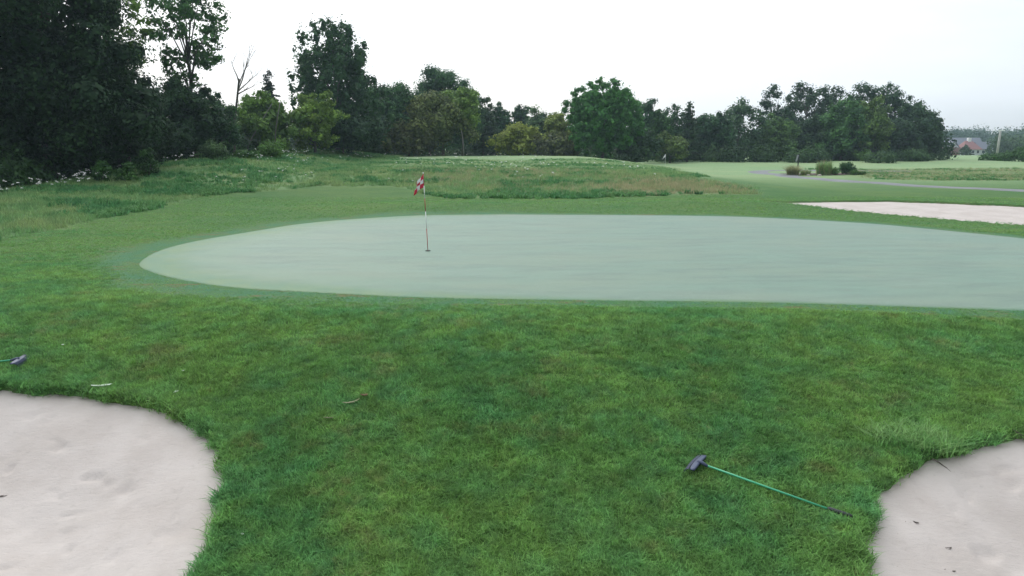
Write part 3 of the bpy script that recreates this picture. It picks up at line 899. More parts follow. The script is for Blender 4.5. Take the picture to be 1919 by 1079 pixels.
TREES = 0
def tree(name, label, px, top_py, hw, Yd, kind, col, group=None, leaf=0.34, dens=1.0, base=0.12, seed=None, airy=0.0, **kw):
    """a tree whose crown stands Yd metres ahead, with a trunk and a crown"""
    global TREES
    TREES += 1
    rs = np.random.default_rng(100 + TREES if seed is None else seed)
    top = at(px, top_py, Yd)
    gz = float(hz(np.array([top[0]]), np.array([Yd]))[0])
    H = float(top[2] - gz); Rr = hw / F * Yd
    root = thing(name, (float(top[0]), float(Yd), gz), label, 'tree', group, rs.uniform(0, 6.28))
    if kind == 'round': Rr *= 1.22
    bz = base * H
    area = 4 * math.pi * ((Rr * Rr + 2 * Rr * (H - bz) / 2) / 3)
    if kind == 'round':
        ncl = kw.pop('clumps', int(26 + 60 * min(1.6, (H - bz) / (2.2 * Rr))))
        tot = dens * area / (leaf * leaf) * 3.8
        C, Nn, V, cl = round_crown(rs, H, Rr, bz, ncl, max(20, tot / ncl), airy=airy, **kw)
        big = sorted(cl, key=lambda q: -q[1])[:9 if airy < 0.3 else 16]
        tg = [(c, (H * 0.008 + 0.02) * (1.0 if airy < 0.3 else 0.5)) for c, r_ in big]
    else:
        nb = kw.pop('branches', 70)
        tot = dens * area / (leaf * leaf) * 2.6
        C, Nn, V, br = spray_crown(rs, H, Rr, bz, nb, max(12, 1.9 * tot / nb), **kw)
        tg = [(a * 0.1 + b * 0.9, H * 0.004 + 0.012) for a, b in br[::3]]
    lsz = np.full(len(C), leaf)
    if kind == 'round':
        C = np.concatenate([C] + [q[0] for q in round_crown.sprays]); Nn = np.concatenate([Nn] + [q[1] for q in round_crown.sprays])
        ls2 = np.concatenate([q[2] for q in round_crown.sprays]); lsz = np.concatenate([lsz, ls2]); V = np.concatenate([V, rs.uniform(0.2, 0.5, len(ls2))])
    if airy < 0.3:            # larger sprays of leaves fill the inside of a dense crown
        nc = int(area * 3.0)
        q = rs.normal(size=(nc, 3)); q /= np.linalg.norm(q, axis=1, keepdims=True)
        rr_ = 0.62 * rs.random((nc, 1)) ** 0.33
        k_ = (Rr if kind == 'round' else Rr * 0.5)
        q = q * rr_ * np.array([k_, k_, (H - bz) * 0.5]); 
        if kind != 'round': q[:, :2] *= np.clip(1.15 - (q[:, 2:] / ((H - bz) * 0.5) + 1) / 2, 0.1, 1) * 1.2
        q[:, 2] += bz + (H - bz) * 0.48
        C = np.concatenate([C, q]); Nn = np.concatenate([Nn, rs.normal(size=(nc, 3))]); V = np.concatenate([V, rs.uniform(0.1, 0.5, nc)])
        lsz = np.concatenate([lsz, np.full(nc, min(0.65, 0.2 * Rr + 0.2))])
    me = leaf_mesh('crown', C, Nn, lsz, rs); set_v(me, V)
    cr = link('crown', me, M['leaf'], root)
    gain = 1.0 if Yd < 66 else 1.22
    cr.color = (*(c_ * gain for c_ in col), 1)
    trunk_mesh(root, rs, H * (0.8 if kind == 'round' else 0.97), (0.014 * H + 0.05) * (1.0 if airy < 0.3 else 0.6), tg)
    return root

# colours of foliage kinds
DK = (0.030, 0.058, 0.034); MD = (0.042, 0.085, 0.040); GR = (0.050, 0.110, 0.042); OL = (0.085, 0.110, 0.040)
YL = (0.130, 0.165, 0.045); BR = (0.095, 0.085, 0.045); BL = (0.034, 0.065, 0.046); LG = (0.070, 0.125, 0.055)

# --- left wood, close
WL = 'trees of the dark wood on the left'
near = dict(leaf=0.22, dens=0.75)
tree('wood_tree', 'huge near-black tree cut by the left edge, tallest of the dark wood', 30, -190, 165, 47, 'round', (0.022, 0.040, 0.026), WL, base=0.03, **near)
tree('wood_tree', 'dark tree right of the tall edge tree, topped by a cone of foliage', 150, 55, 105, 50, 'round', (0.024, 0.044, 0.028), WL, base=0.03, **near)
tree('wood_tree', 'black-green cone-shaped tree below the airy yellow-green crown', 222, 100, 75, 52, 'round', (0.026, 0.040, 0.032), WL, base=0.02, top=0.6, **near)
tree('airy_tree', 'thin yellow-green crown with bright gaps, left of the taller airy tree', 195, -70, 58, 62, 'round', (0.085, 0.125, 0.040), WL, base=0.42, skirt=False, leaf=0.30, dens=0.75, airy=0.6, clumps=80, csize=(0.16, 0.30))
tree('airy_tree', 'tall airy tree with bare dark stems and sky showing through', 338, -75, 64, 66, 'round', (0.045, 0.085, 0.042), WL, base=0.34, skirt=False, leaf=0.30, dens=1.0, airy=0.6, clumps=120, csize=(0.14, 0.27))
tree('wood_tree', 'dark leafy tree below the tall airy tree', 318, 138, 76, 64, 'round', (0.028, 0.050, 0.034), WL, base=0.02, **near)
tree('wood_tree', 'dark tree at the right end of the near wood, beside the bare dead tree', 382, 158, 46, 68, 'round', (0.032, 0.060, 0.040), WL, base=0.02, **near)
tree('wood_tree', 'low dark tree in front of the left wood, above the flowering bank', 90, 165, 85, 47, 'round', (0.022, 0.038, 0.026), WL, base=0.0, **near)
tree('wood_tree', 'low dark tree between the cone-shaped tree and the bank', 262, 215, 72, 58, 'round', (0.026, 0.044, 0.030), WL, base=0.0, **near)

# --- middle trees
CT = 'trees at the end of the wood behind the bank'
tree('spiky_tree', 'tall dark tree with spiky upswept branches, highest in the middle', 622, 30, 74, 92, 'round', (0.032, 0.062, 0.038), CT, leaf=0.30, dens=1.1, base=0.02, clumps=300, lumps=0.28, top=0.9, flat=1.9, csize=(0.10, 0.18), skirt=0.5)
tree('spruce', 'small dark spruce tip rising behind the yellow-green tree', 500, 122, 56, 108, 'spray', (0.022, 0.034, 0.030), None, leaf=0.34, dens=0.8, base=0.1, branches=46, up=-0.05, droop=0.05, cone=0.95, roundness=0, fat=0.09)
tree('olive_tree', 'yellow-green tree with pale leaning stems below the spruce tip', 495, 166, 62, 80, 'round', (0.085, 0.125, 0.045), CT, leaf=0.30, base=0.03, lumps=0.5, clumps=70, csize=(0.16, 0.3))
tree('olive_tree', 'bright yellow-topped tree in front of the tall spiky tree', 585, 162, 46, 82, 'round', (0.105, 0.140, 0.042), CT, leaf=0.30, base=0.03, lumps=0.5, clumps=60, csize=(0.16, 0.3))
tree('dark_tree', 'dark green round tree just right of the tall spiky tree', 718, 138, 62, 104, 'round', (0.034, 0.066, 0.042), CT, base=0.03)
tree('dark_tree', 'low dark tree below the tall spiky tree at the grass edge', 640, 205, 70, 88, 'round', (0.028, 0.048, 0.034), CT, base=0.0)
tree('dark_tree', 'high dark crown standing behind the brownish tree', 828, 114, 62, 122, 'round', (0.036, 0.068, 0.044), CT, base=0.05, lumps=0.35)
tree('brown_tree', 'broad olive-brown tree left of the pale bare trunk', 803, 168, 66, 104, 'round', (0.082, 0.088, 0.045), CT, base=0.03, lumps=0.3)
tree('brown_tree', 'low brownish tree in front of the broad olive-brown one', 765, 222, 46, 100, 'round', (0.078, 0.078, 0.044), CT, base=0.0)
tree('olive_tree', 'light yellow-green crown above the pale bare trunk', 866, 153, 34, 106, 'round', (0.110, 0.150, 0.050), CT, base=0.3)

# --- far treeline
FT = 'trees of the far treeline'
far = dict(leaf=0.40, dens=0.9)
tree('far_tree', 'slim grey-green tree right of the yellow-green crown', 905, 180, 24, 126, 'round', (0.050, 0.070, 0.055), FT, base=0.05, **far)
tree('far_tree', 'small dark far tree with a forked top left of the yellow bushes', 938, 186, 22, 134, 'round', BL, FT, base=0.05, **far)
tree('far_tree', 'small dark far tree directly above the yellow bushes', 977, 189, 22, 138, 'round', BL, FT, base=0.05, **far)
tree('far_tree', 'low round grey-green tree left of the big round maple', 1017, 195, 36, 132, 'round', (0.052, 0.080, 0.050), FT, base=0.05, **far)
tree('yellow_tree', 'low golden-yellow tree at the treeline left of the maple', 972, 226, 42, 112, 'round', (0.150, 0.150, 0.050), FT, base=0.05, **far)
tree('yellow_tree', 'yellow-olive tree touching the left side of the big maple', 1046, 204, 30, 116, 'round', (0.120, 0.130, 0.050), FT, base=0.03, **far)
tree('brown_tree', 'low brownish tree between yellow tree and big maple', 1040, 245, 42, 111, 'round', (0.075, 0.075, 0.050), FT, base=0.0, **far)
tree('maple_tree', 'big round green maple, largest crown in the far treeline', 1133, 139, 66, 108, 'round', (0.050, 0.118, 0.048), None, leaf=0.36, dens=1.0, base=0.0, lumps=0.10, clumps=300, csize=(0.12, 0.22), skirt=0.25)
tree('dark_tree', 'low dark tree at the right foot of the big maple', 1195, 232, 45, 111, 'round', (0.036, 0.060, 0.040), FT, base=0.0, **far)
tree('far_tree', 'dark tree touching the right side of the big maple', 1216, 180, 30, 128, 'round', BL, FT, base=0.04, **far)
tree('far_tree', 'dark tree with sky gaps, second right of the maple', 1262, 195, 28, 132, 'round', BL, FT, base=0.04, airy=0.5, dens=0.8, leaf=0.38)
tree('far_tree', 'narrow dark tree between the maple and the pointed conifer', 1238, 200, 22, 126, 'round', MD, FT, base=0.04, **far)
tree('conifer', 'pointed dark conifer in the far treeline right of the maple', 1293, 184, 36, 122, 'spray', (0.034, 0.052, 0.040), None, leaf=0.38, base=0.03, branches=80, up=0.1, droop=0.1, cone=0.75, roundness=0, fat=0.14, dens=1.2)
tree('far_tree', 'even dark tree right beside the pointed conifer', 1326, 202, 30, 128, 'round', BL, FT, base=0.03, **far)
tree('far_tree', 'low dark tree left of the tall loose tree', 1350, 210, 26, 126, 'round', BL, FT, base=0.03, **far)
tree('far_tree', 'loose grey-green tree standing alone left of the right-hand grove', 1388, 184, 40, 130, 'round', (0.045, 0.072, 0.055), FT, base=0.06, lumps=0.35, airy=0.4, dens=0.85, leaf=0.38)
tree('yellow_tree', 'small yellowish bush-like tree right of the small white flag', 1258, 240, 30, 116, 'round', (0.085, 0.105, 0.050), FT, base=0.0, **far)

# --- right-hand grove
GRV = 'trees of the right-hand grove'
lace = dict(leaf=0.40, airy=0.5, dens=0.85, lumps=0.3, csize=(0.16, 0.30), clumps=75)
tree('grove_tree', 'tall lacy dark tree at the left end of the right-hand grove', 1462, 154, 40, 142, 'round', (0.032, 0.052, 0.046), GRV, base=0.15, **lace)
tree('grove_tree', 'tall lacy tree second from the left in the right-hand grove', 1517, 149, 42, 144, 'round', (0.040, 0.060, 0.052), GRV, base=0.2, **lace)
tree('grove_tree', 'tall lacy tree in the middle of the right-hand grove', 1577, 150, 42, 144, 'round', (0.038, 0.058, 0.050), GRV, base=0.2, **lace)
tree('grove_tree', 'highest lacy tree of the right-hand grove', 1640, 141, 44, 143, 'round', (0.036, 0.060, 0.048), GRV, base=0.15, **lace)
tree('grove_tree', 'lacy tree right of the highest one in the grove', 1682, 162, 30, 144, 'round', (0.036, 0.060, 0.050), GRV, base=0.15, **lace)
tree('willow_tree', 'soft light green tree at the left front of the right-hand grove', 1457, 212, 36, 132, 'round', (0.074, 0.110, 0.058), GRV, base=0.02, **far)
tree('dark_tree', 'dark tree between the two light green trees of the grove', 1520, 205, 44, 136, 'round', (0.036, 0.056, 0.044), GRV, base=0.02, **far)
tree('green_tree', 'fresh green tree in the middle front of the right-hand grove', 1585, 178, 38, 131, 'round', (0.056, 0.105, 0.056), GRV, base=0.03, **far)
tree('willow_tree', 'rounded olive-green tree right of the fresh green tree', 1640, 180, 34, 131, 'round', (0.080, 0.110, 0.050), GRV, base=0.03, **far)
tree('dark_tree', 'broad dark tree near the right end of the grove', 1722, 182, 42, 136, 'round', (0.034, 0.056, 0.044), GRV, base=0.03, **far)
tree('dark_tree', 'last dark tree of the grove beside the distant houses', 1750, 206, 20, 134, 'round', (0.036, 0.058, 0.044), GRV, base=0.03, **far)
tree('dark_tree', 'low dark tree filling the middle of the grove', 1558, 232, 44, 133, 'round', (0.034, 0.054, 0.042), GRV, base=0.0, **far)
tree('dark_tree', 'low dark tree under the lacy trees near the grove end', 1690, 218, 40, 133, 'round', (0.032, 0.050, 0.042), GRV, base=0.0, **far)

def foliage_mass(name, spots, label, cat, col, leaf, dens, seed):
    """undergrowth or wood read as one mass: spots are (x, y, height, radius)"""
    rs = np.random.default_rng(seed)
    Cs, Ns, Vs = [], [], []
    for (x, y, h, r) in spots:
        gz = float(hz(np.array([x]), np.array([y]))[0])
        n = int(dens * 3.4 * math.pi * r * (h + r) / (leaf * leaf))
        q = rs.normal(size=(n, 3)); q[:, 2] = np.abs(q[:, 2]) - 0.25; q /= np.linalg.norm(q, axis=1, keepdims=True)
        lump = 1 + 0.25 * np.sin(4 * np.arctan2(q[:, 1], q[:, 0]) + rs.uniform(0, 6)) * np.cos(5 * q[:, 2] + rs.uniform(0, 6))
        rad = (0.6 + 0.45 * rs.random(n)) * lump
        p = np.stack([x + q[:, 0] * r * rad, y + q[:, 1] * r * rad, gz + np.maximum(0.0, (q[:, 2] + 0.3) / 1.3 * h * rad)], -1)
        Cs.append(p); Ns.append(q + rs.normal(size=(n, 3)) * 0.55 + np.array([0, 0, .3])); Vs.append(np.full(n, rs.uniform(0.2, 0.75)) + rs.uniform(-.25, .25, n))
    me = leaf_mesh(name, np.concatenate(Cs), np.concatenate(Ns), leaf, rs); set_v(me, np.concatenate(Vs))
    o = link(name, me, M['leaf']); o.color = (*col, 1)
    return tag(o, label, cat, kind='stuff')

rs = np.random.default_rng(77)
sp = []
for k in range(60):
    Yd = rs.uniform(34, 86); sp.append((-27.6 - rs.uniform(0, 4) - 0.0 * Yd, Yd, rs.uniform(1.0, 3.2), rs.uniform(0.9, 1.8)))
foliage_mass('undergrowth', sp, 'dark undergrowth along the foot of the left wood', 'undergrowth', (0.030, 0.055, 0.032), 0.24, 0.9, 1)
sp = []
for k in range(40):
    Yd = rs.uniform(36, 95); sp.append((-34 - rs.uniform(0, 9), Yd, rs.uniform(4, 7.5), rs.uniform(2.2, 3.4)))
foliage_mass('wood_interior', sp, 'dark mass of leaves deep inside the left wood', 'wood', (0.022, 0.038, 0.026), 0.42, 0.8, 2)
sp = []
for k in range(80):
    px = rs.uniform(430, 1770); Yd = rs.uniform(118, 134) if px > 700 else rs.uniform(96, 110)
    sp.append((float(at(px, 300, Yd)[0]), Yd, rs.uniform(1.2, 3.6), rs.uniform(1.4, 2.8)))
foliage_mass('undergrowth', sp, 'low dark bushes along the foot of the far treeline', 'undergrowth', (0.040, 0.065, 0.040), 0.36, 0.8, 3)
sp = []
for k in range(90):
    px = rs.uniform(430, 1760); Yd = rs.uniform(136, 150) if px > 700 else rs.uniform(108, 120)
    sp.append((float(at(px, 300, Yd)[0]), Yd, rs.uniform(4.5, 7.0), rs.uniform(2.6, 4.2)))
foliage_mass('wood_interior', sp, 'dark wood filling the gaps behind the far treeline', 'wood', (0.026, 0.044, 0.034), 0.55, 0.75, 4)
sp = []
for k in range(330):
    Yd = rs.uniform(430, 640); px = rs.uniform(1500, 2150) if k % 3 else rs.uniform(350, 1800)
    sp.append((float(at(px, 280, Yd)[0]), Yd, rs.uniform(6, 11), rs.uniform(5, 9)))
foliage_mass('distant_wood', sp, 'blue-grey wooded ridge behind the houses on the horizon', 'wood', (0.040, 0.066, 0.055), 1.3, 1.0, 5)
sp = []
for k in range(40):
    Yd = rs.uniform(255, 300); px = rs.uniform(1858, 2080)
    sp.append((float(at(px, 280, Yd)[0]), Yd, rs.uniform(6, 9.5), rs.uniform(3, 4.5)))
foliage_mass('distant_wood', sp, 'darker group of trees behind the utility pole at the right edge', 'wood', (0.046, 0.070, 0.042), 0.9, 0.8, 6)

# lighter shrubs at the foot of the woods
def shrub(name, label, px, base_py, top_py, hw, Yd, col, leaf=0.16, dens=1.0, lumps=0.3, stem=True, group=None, flat=0.9, cat='shrub', wide=1.2, skirt=0.6):
    global TREES
    TREES += 1
    rs = np.random.default_rng(300 + TREES)
    a = at(px, top_py, Yd); gz = float(hz(np.array([a[0]]), np.array([Yd]))[0])
    H = max(0.3, float(a[2] - gz)) * 1.06; Rr = hw / F * Yd * wide
    root = thing(name, (float(a[0]), float(Yd), gz), label, cat, group)
    area = 4 * math.pi * Rr * (Rr + H) / 2.2
    ncl = 34
    C, Nn, V, cl = round_crown(rs, H, Rr, -0.06 * H, ncl, max(8, dens * area / (leaf * leaf) * 1.8 / ncl), lumps=lumps, flat=flat, csize=(0.25, 0.42), skirt=skirt)
    C[:, 2] = np.maximum(C[:, 2], 0.01)
    me = leaf_mesh('foliage', C, Nn, leaf, rs); set_v(me, V)
    o = link('foliage', me, M['leaf'], root); o.color = (*col, 1)
    b = MB()
    for c, r_ in cl[:6]:
        b.tube([(0, 0, -0.1), (c[0] * .4, c[1] * .4, c[2] * .5), tuple(c)], [0.03 * H + .008, 0.02 * H + .005, 0.006], 5)
    b.build('stem', M['bark'], root)
    return root
WS = 'light shrubs at the edge of the left wood'
shrub('shrub', 'mid green shrub behind the bank near the left edge of the wood', 188, 350, 300, 20, 44, (0.040, 0.082, 0.034), group=WS)
shrub('shrub', 'small pale green shrub right of the mid green one on the bank', 236, 345, 306, 18, 44, (0.045, 0.086, 0.040), group=WS)
shrub('shrub', 'taller dull green shrub left of centre of the dark wood', 272, 335, 276, 20, 47, (0.036, 0.066, 0.032), group=WS)
shrub('shrub', 'grey-green shrub at the foot of the last dark wood tree', 398, 330, 262, 26, 58, (0.060, 0.090, 0.060), group=WS)
shrub('shrub', 'bright green pointed shrub below the leaning pale stems', 508, 310, 264, 26, 70, (0.075, 0.130, 0.042), group=WS)
shrub('shrub', 'low green shrub at the left of the tall grass by the crest', 462, 312, 282, 24, 66, (0.055, 0.105, 0.045), group=WS)
shrub('shrub', 'light green bush in the shade under the grove\'s olive tree', 1624, 300, 280, 20, 127, (0.085, 0.135, 0.055), leaf=0.3)
shrub('shrub', 'dark rounded bush right of the light green bush in the grove', 1655, 300, 282, 22, 127, (0.045, 0.075, 0.052), leaf=0.3)
shrub('shrub', 'grey-green low bush near the right end of the grove', 1705, 300, 281, 26, 127, (0.060, 0.095, 0.060), leaf=0.3)
shrub('shrub', 'small yellow-green sapling at the left foot of the grove', 1428, 300, 280, 12, 125, (0.090, 0.130, 0.055), leaf=0.28)
shrub('shrub', 'low pale bush at the treeline foot, left of the sapling', 1330, 298, 288, 18, 124, (0.070, 0.105, 0.055), leaf=0.28)
shrub('shrub', 'large dark bush with light top cut by the right edge', 1922, 307, 276, 30, 128, (0.045, 0.085, 0.036), leaf=0.3)
hd = shrub('hedge', 'long low dark green hedge left of the right-edge bush', 1868, 303, 292, 28, 134, (0.040, 0.085, 0.032), leaf=0.28, cat='hedge')

# dead tree
a = at(432, 200, 74); gz = float(hz(np.array([a[0]]), np.array([74.0]))[0])
root = thing('dead_tree', (float(a[0]), 74, gz), 'bare dead tree with thin leafless branches between wood and spruce', 'tree')
b = MB(); dr = random.Random(9)
def limb(p, d, l, r, depth):
    pts = [p]; rad = [r]; q = p.copy(); dd = d.copy()
    for k in range(4):
        dd = (dd + Vector((dr.uniform(-.16, .16), dr.uniform(-.16, .16), dr.uniform(-.08, .12)))).normalized()
        q = q + dd * l / 4; pts.append(q.copy()); rad.append(r * (1 - (0.13 if depth == 0 and l > 6 else 0.2) * (k + 1)))
    b.tube(pts, rad, 5)
    limb.end = pts
    if depth > 0:
        for k in range(3):
            f = dr.choice((1, 2, 3, 3, 4)); e = (dd + Vector((dr.uniform(-.8, .8), dr.uniform(-.5, .5), dr.uniform(-.2, .5)))).normalized()
            limb(pts[f], e, l * dr.uniform(0.45, 0.7), rad[f] * 0.75, depth - 1)
limb(Vector((0, 0, -0.3)), Vector((0.08, 0, 1)), 8.4, 0.17, 0)
stem = limb.end
for d, l in ((Vector((0.45, 0, 1)), 4.6), (Vector((0.8, 0.2, 0.75)), 2.6), (Vector((-0.3, 0, 1)), 2.2), (Vector((0.9, -0.2, 0.3)), 2.2), (Vector((0.3, 0.3, 1)), 2.6)):
    limb(stem[-1].lerp(stem[-2], dr.uniform(0.0, 0.85)), d.normalized(), l, 0.07, 2)
b.build('trunk', M['bark'], root)
# pale stems
a = at(868, 300, 100.5)
root = thing('bare_trunk', (float(a[0]), 100.5, float(hz(np.array([a[0]]), np.array([100.5]))[0])), 'pale bare tree trunk standing before the dark treeline', 'trunk')
b = MB(); b.tube([(0, 0, -.2), (0.05, 0, 1.2), (-0.05, 0, 2.4), (-0.2, 0, 3.4)], [0.12, 0.10, 0.08, 0.05], 8); b.build('stem', M['grey_bark'], root, True)
for px, py, dx, ht, lb in ((470, 262, 2.4, 3.6, 'pale thin stem leaning right in the yellow-green tree'), (516, 250, 0.7, 3.2, 'pale upright forked stem in the yellow-green tree')):
    a = at(px, py, 76.5)
    gz = float(hz(np.array([a[0]]), np.array([76.5]))[0])
    root = thing('leaning_stem', (float(a[0]), 76.5, gz), lb, 'trunk')
    z0 = float(a[2]) - gz
    b = MB(); b.tube([(-dx * .4, 0.5, -0.1), (0, 0, z0), (dx * .5, -.1, z0 + ht * .5), (dx, 0, z0 + ht)], [0.07, 0.06, 0.05, 0.03], 7)
    b.build('stem', M['grey_bark'], root, True)

# ------------------------------------------------------------------ planting bed beside the path
bedc = ground(1550, 327)
def oval(cx, cy, rx, ry, n=28, seed=0):
    a = np.linspace(0, 2 * math.pi, n, endpoint=False)
    w = 1 + 0.12 * np.sin(3 * a + seed) + 0.07 * np.sin(5 * a + 2 * seed)
    return np.stack([cx + rx * w * np.cos(a), cy + ry * w * np.sin(a)], -1)
bx0 = ground(1478, 328)[0]; bx1 = ground(1630, 328)[0]; by = 71.5
sheet('planting_bed', oval((bx0 + bx1) / 2, by + 0.8, (bx1 - bx0) / 2 + 0.3, 1.7, seed=1), M['mulch'], lambda x, y: h0(x, y) + 0.04, np.linspace(1, 0.05, 8))

def grass_plant(name, label, px, top_py, hw, Yd, mats, n, lean, seed, w=0.012):
    rs_ = random.Random(seed)
    a = at(px, top_py, Yd); gz = float(hz(np.array([a[0]]), np.array([Yd]))[0])
    H = float(a[2] - gz) * (1 + 0.22 * min(lean, 1)); Rr = hw / F * Yd * 1.35
    root = thing(name, (float(a[0]), float(Yd), gz), label, 'ornamental grass')
    for nm, mt, cnt, hh, rr_ in (('leaves', mats[0], n, 0.92, 0.55), ('plumes', mats[1], n // 3, 1.05, 0.6)):
        V, Q, T, val = blades(rs_, cnt, Rr * rr_, H * hh, w, lean, 0.9, segs=4)
        me = bulk_mesh(nm, V, Q, T)
        at_ = me.attributes.new('v', 'FLOAT', 'FACE'); at_.data.foreach_set('value', np.array([rs_.uniform(.2, .8) for _ in range(len(me.polygons))], np.float32))
        link(nm, me, mt, root)
    return root
grass_plant('ornamental_grass', 'tall green ornamental grass with tan plumes in the bed', 1546, 301, 17, 71.5, (M['tall_blade'], M['dry_blade']), 900, 0.35, 3)
grass_plant('ornamental_grass', 'low tan arching grass at the left end of the bed', 1487, 308, 13, 70.5, (M['dry_blade'], M['dry_blade']), 600, 1.2, 4)
grass_plant('ornamental_grass', 'short tawny grass right of the low tan one', 1510, 317, 11, 71, (M['dry_blade'], M['tall_blade']), 360, 0.8, 5)
shrub('clipped_shrub', 'round dark clipped shrub at the right of the bed', 1588, 326, 303, 16, 72, (0.026, 0.060, 0.036), leaf=0.10, lumps=0.06, dens=1.3, wide=1.15, skirt=False)
shrub('small_plant', 'small pale green plant between tall grass and clipped shrub', 1566, 326, 313, 8, 71.3, (0.085, 0.135, 0.075), leaf=0.10, cat='plant')
shrub('small_plant', 'low green plant right of the clipped shrub', 1602, 328, 317, 9, 71, (0.075, 0.125, 0.060), leaf=0.10, cat='plant')
shrub('small_plant', 'small low plant at the right tip of the bed', 1617, 328, 322, 9, 71, (0.060, 0.105, 0.050), leaf=0.10, cat='plant')
for px, yy, s, lb in ((1536, 70.0, 0.15, 'pale stone in the bed below the tall grass'), (1515, 69.9, 0.13, 'tan stone in the bed left of the tall grass')):
    a = at(px, 327, yy); rs_ = random.Random(px)
    b = MB()
    n_ = 7; prof = ((1.0, 0.0), (1.05, 0.35), (0.8, 0.75), (0.35, 0.95))
    V = []; Fq = []
    for rr_, zz_ in prof:
        for k in range(n_):
            an = 6.283 * k / n_; q = s * rr_ * rs_.uniform(0.82, 1.15); V.append((q * math.cos(an) * 1.3, q * math.sin(an), s * zz_ - 0.03))
    for i_ in range(3):
        for k in range(n_): Fq.append((i_ * n_ + k, i_ * n_ + (k + 1) % n_, (i_ + 1) * n_ + (k + 1) % n_, (i_ + 1) * n_ + k))
    Fq.append(tuple(3 * n_ + k for k in range(n_)))
    b.add(V, Fq)
    o = b.build('stone', M['stone']); o.location = (float(a[0]), yy, float(hz(np.array([a[0]]), np.array([yy]))[0]) + 0.04); tag(o, lb, 'stone', 'stones in the planting bed')

# black sign post behind the bed
a = at(1495, 316, 82); gz = float(hz(np.array([a[0]]), np.array([82.0]))[0])
root = thing('sign_post', (float(a[0]), 82, gz), 'black post with a slanted grey sign board behind the bed', 'sign')
tz = float(at(1495, 290, 82)[2]) - gz
b = MB(); b.tube([(0, 0, -.2), (0, 0, tz)], [0.07, 0.07], 8); b.box((0, 0, tz + 0.02), (0.2, 0.2, 0.05)); b.build('post', M['black_metal'], root)
b = MB(); b.box((-0.2, -0.12, tz - 0.36), (0.16, 0.04, 0.72), Matrix.Rotation(R(14), 3, 'Y')); b.build('board', M['grey_metal'], root)
b = MB(); b.tube([(0, -0.05, tz - 0.12), (-0.22, -0.1, tz - 0.1)], 0.02, 6); b.build('bracket', M['black_metal'], root); b = MB(); b.tube([(0, -0.05, tz - 0.5), (-0.22, -0.1, tz - 0.5)], 0.02, 6); b.build('bracket', M['black_metal'], root)

# ------------------------------------------------------------------ flagstick
def flagstick(root, H, lean, bands, flag_w, flag_h, red, checks, r=0.0105, seed=1):
    def P(z): return (lean * z / H, 0, z)
    for z0, z1, m in bands:
        b = MB(); b.tube([P(z0), P(z1)], r, 10); b.build('pole_section', m, root, True)
    b = MB()
    b.tube([P(H), P(H + 0.006), P(H + 0.024), P(H + 0.034)], [r * 1.2, r * 1.9, r * 1.9, r * 0.8], 10)
    b.build('knob', M['white_paint'], root, True)
    # limp checkered flag: hangs from its hoist, folded in on itself
    n, sub = checks, 4
    rs_ = random.Random(seed)
    N = n * sub
    b = MB()
    V = []
    for i in range(N + 1):            # along the hoist, top to bottom
        for j in range(N + 1):        # away from the pole
            u, v = i / N, j / N
            z = H - 0.03 - flag_h * u
            out = flag_w * v
            sag = 0.62 * flag_w * v ** 1.25 + 0.06 * v * math.sin(5 * u + 1)
            x = -out * (0.52 + 0.22 * u) + 0.035 * math.sin(7 * v + 2 * u) * v
            yb = 0.06 * math.sin(8 * v + 3 * u) * v - 0.03 * v
            lx = lean * z / H
            V.append((lx - r + x, yb, z - sag))
    fcs = []; mi = []
    for i in range(N):
        for j in range(N):
            a_ = i * (N + 1) + j
            b.add([], [])
            fcs.append((a_, a_ + 1, a_ + N + 2, a_ + N + 1)); mi.append(((i // sub) + (j // sub)) % 2)
    me = bpy.data.meshes.new('flag'); me.from_pydata(V, [], fcs); me.materials.append(red); me.materials.append(M['flag_white'])
    me.polygons.foreach_set('material_index', mi); me.polygons.foreach_set('use_smooth', [True] * len(fcs)); me.update()
    o = link('flag', me, None, root)
    s = o.modifiers.new('thick', 'SOLIDIFY'); s.thickness = 0.003
gp = ground(802, 471)
FZ = float(h0(gp[0], gp[1])) + 0.026
HT = 2.20
root = thing('flagstick', (float(gp[0]), float(gp[1]), FZ), 'red and white banded flagstick with checkered red flag in the green', 'flagstick')
rp, wp = M['red_paint'], M['white_paint']
flagstick(root, HT, -0.085, [(-0.02, 0.64, rp), (0.64, 1.13, wp), (1.13, 1.50, rp), (1.50, 1.86, wp), (1.86, HT, rp)], 0.40, 0.36, M['flag_red'], 3)
b = MB(); b.tube([(0, 0, -0.02), (0, 0, 0.012)], [0.075, 0.075], 20)  # solid disc on the turf; its dark colour stands for shade inside the hole
hole = b.build('hole_shade_disc', M['cup']); hole.location = (float(gp[0]), float(gp[1]), FZ - 0.006); tag(hole, 'dark disc painted as the shaded hole at the foot of the flagstick', 'hole')
a = at(1247, 297, 98); gz = float(hz(np.array([a[0]]), np.array([98.0]))[0])
root = thing('flagstick', (float(a[0]), 98, gz), 'tiny distant flagstick with a plain white flag before the treeline', 'flagstick')
tz = float(at(1247, 288.5, 98)[2]) - gz
flagstick(root, tz, 0.0, [(-0.05, tz, M['white_paint'])], 0.55, 0.36, M['flag_white'], 3, r=0.014, seed=4)

